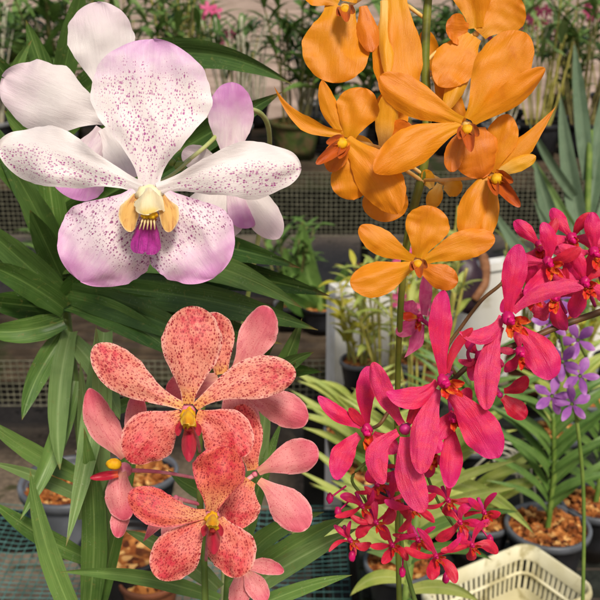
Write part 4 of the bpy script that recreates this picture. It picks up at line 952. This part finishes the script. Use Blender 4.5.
# basket
bk0 = Vector((.323, 1.162, .0)); dl = Vector((-.853, -.522, 0)); dw = Vector((.522, -.853, 0)); Lb, Wb = .20, .13
cen = bk0+dl*Lb/2+dw*Wb/2
bask = empty('plastic_basket', (cen.x, cen.y, .568)); tag(bask, 'cream plastic basket with slotted sides at the bottom right', 'basket')
def rrect(hx, hy, r, z, n=5):
    out = []
    for cx, cy, a0 in ((hx-r, hy-r, 0), (-hx+r, hy-r, 90), (-hx+r, -hy+r, 180), (hx-r, -hy+r, 270)):
        for k in range(n+1):
            a = R(a0+90*k/n); x = cx+r*math.cos(a); y = cy+r*math.sin(a)
            out.append(Vector((cen.x, cen.y, 0))+dl*x+dw*y+Vector((0, 0, z)))
    return out
def loft(rings):
    V = []; F = []; n = len(rings[0])
    for r_ in rings: V += r_
    for j in range(len(rings)-1):
        for k in range(n): F.append((j*n+k, j*n+(k+1) % n, (j+1)*n+(k+1) % n, (j+1)*n+k))
    return V, F
zb, zt = .57, .665; hx, hy = Lb/2, Wb/2
shell = loft([rrect(hx*.86, hy*.82, .015, zb), rrect(hx*.88, hy*.85, .017, zb+.03)])
bot = rrect(hx*.85, hy*.81, .015, zb+.002); nb_ = len(bot)
mk('base', join(shell, (bot, [tuple(range(nb_))])), M['basket'], bask, cen+Vector((0, 0, zb)), smooth=False)
mk('rim', loft([rrect(hx*.955, hy*.945, .02, zt-.024), rrect(hx*1.0, hy*1.0, .022, zt-.02), rrect(hx*1.02, hy*1.03, .023, zt-.008), rrect(hx*1.0, hy*1.0, .022, zt), rrect(hx*.96, hy*.95, .02, zt-.001), rrect(hx*.94, hy*.93, .02, zt-.022)]), M['basket'], bask, cen+Vector((0, 0, zt)))
# slotted wall: bars between base and rim
ra = rrect(hx*.88, hy*.85, .017, zb+.03, 4); rb = rrect(hx*.95, hy*.94, .02, zt-.02, 4)
def along(ring, f):
    n = len(ring); Ls = [(ring[(i+1) % n]-ring[i]).length for i in range(n)]; T = sum(Ls)*f; i = 0
    while T > Ls[i] and i < n-1: T -= Ls[i]; i += 1
    return ring[i].lerp(ring[(i+1) % n], T/Ls[i])
g = []
NB = 64
for k in range(NB):
    f0, f1 = k/NB, (k+.55)/NB
    a, b, c_, d_ = along(ra, f0), along(ra, f1), along(rb, f1), along(rb, f0)
    nn = (b-a).cross(d_-a).normalized()*.002
    V = [a, b, c_, d_, a+nn, b+nn, c_+nn, d_+nn]; g.append((V, [(0, 1, 2, 3), (7, 6, 5, 4), (0, 4, 5, 1), (2, 6, 7, 3), (1, 5, 6, 2), (0, 3, 7, 4)]))
mm = [along(ra, k/60).lerp(along(rb, k/60), .5) for k in range(61)]
mk('slotted_wall', join(*g, tube(mm, .003, 4, 1, False)), M['basket'], bask, cen+Vector((0, 0, zb)), smooth=False)

# bag shape added in place of a partly seen person, by the backdrop
bc = K(466, 284, 2.19); bag = empty('person_as_bag', bc); tag(bag, 'dark mauve brown bag standing in for a person, hanging over the added backdrop', 'bag')
s = PX(2.19)
V, F = blob(bc, (17*s, 30*s, 12*s), nz_=.12, seg=20, rings=14, seed=4)
V = [v+Vector((0, 0, 0)) for v in V]
mk('body', (V, F), M['bag'], bag, bc)
mk('strap', tube([K(474, 300, 2.17), K(484, 284, 2.18), K(485, 264, 2.22), K(478, 251, 2.29), K(462, 251, 2.29), K(457, 264, 2.21), K(455, 278, 2.19)], [.009, .012, .012, .01, .009, .009, .008], 8), M['strap'], bag)

# violet orchid at the right edge
vio = empty('violet_orchid', K(572, 470, .75)); tag(vio, 'violet orchid spray hanging at the right edge beside the magenta blooms', 'orchid')
mk('stem', tube([K(580, 700, .78), K(584, 520, .76), K(578, 430, .74), K(566, 360, .73), K(556, 318, .72)], 2*PX(.75), 8), M['stem_green'], vio)
for (cx, cy, ro) in ((551, 322, .2), (562, 362, .6), (552, 396, 1.0), (572, 404, .1), (578, 340, .4), (580, 376, .9), (560, 300, .3)):
    pet = []
    for k, (an, L, w) in enumerate(((90, 20, 9), (162, 20, 10), (18, 20, 10), (234, 20, 8), (306, 20, 8))):
        a = R(an)+ro; pet.append(('petal', 'violet', (math.cos(a)*2, -math.sin(a)*2), (cx+math.cos(a)*L, cy-math.sin(a)*L), w, dict(t0=.5, wb=.3, tp=.6, cup=-.1, bulge=2, nu=4, nv=10, dt=RNG.uniform(-.02, .01))))
    flower(vio, (cx, cy), .72, pet, None, [(cx+8, cy+16, .735)], M['stem_green'], hub=2.5)

# ground
G = 60
tag(mk('ground', ([Vector((-G, -G, 0)), Vector((G, -G, 0)), Vector((G, G*2, 0)), Vector((-G, G*2, 0))], [(0, 1, 2, 3)]), M['ground'], smooth=False), 'stained grey brown concrete greenhouse floor', kind='structure')

tag(mk('path', ([Vector((-G, 5.6, .004)), Vector((G, 5.6, .004)), Vector((G, 60, .004)), Vector((-G, 60, .004))], [(0, 1, 2, 3)]), M['path'], smooth=False), 'pale pinkish gravel path coloured bright as sunlit beyond the far bench', kind='structure')
# ------------------------------------------------------------------ camera, light
cam = bpy.data.cameras.new('camera'); co = bpy.data.objects.new('camera', cam); COL.objects.link(co)
co.location = CAM; co.rotation_euler = (R(70), 0, 0)
cam.sensor_width = 36; cam.lens = 18/HT; cam.clip_start = .02; cam.clip_end = 400
cam.dof.use_dof = True; cam.dof.focus_distance = .405; cam.dof.aperture_fstop = 34
S.camera = co
W = bpy.data.worlds.new('World'); S.world = W; W.use_nodes = True
nt = W.node_tree; bg = nt.nodes['Background']; sky = nt.nodes.new('ShaderNodeTexSky'); sky.sky_type = 'NISHITA'; sky.sun_disc = False
EL, AZ = R(50), R(164)
sky.sun_elevation = EL; sky.sun_rotation = AZ; sky.air_density = 1.2; sky.dust_density = 4
nt.links.new(sky.outputs[0], bg.inputs[0]); bg.inputs[1].default_value = .07
sl = bpy.data.lights.new('sun', 'SUN'); so = bpy.data.objects.new('sun', sl); COL.objects.link(so)
sl.energy = 2.7; sl.angle = R(13); sl.color = (1, .93, .82)
sd = Vector((math.sin(AZ)*math.cos(EL), math.cos(AZ)*math.cos(EL), math.sin(EL)))
so.rotation_euler = sd.to_track_quat('Z', 'Y').to_euler(); so.location = (0, 0, 6)
S.render.engine = 'CYCLES'; S.cycles.max_bounces = 6; S.cycles.diffuse_bounces = 3; S.cycles.glossy_bounces = 2; S.cycles.transmission_bounces = 3
S.view_settings.view_transform = 'Standard'; S.view_settings.look = 'None'; S.view_settings.exposure = .4; S.view_settings.gamma = 1
S.view_settings.use_curve_mapping = False

import os
if os.environ.get('DBG'):
    bpy.context.view_layer.update()
    for o in bpy.data.objects:
        if o.parent is None and o.type in ('EMPTY','MESH'):
            v=o.matrix_world.translation-CAM; d=v.dot(FW)
            print('DBG',o.name,round(300+v.x/d/HT*300),round(300-v.dot(UP)/d/HT*300),round(d,2),o.get('label'))
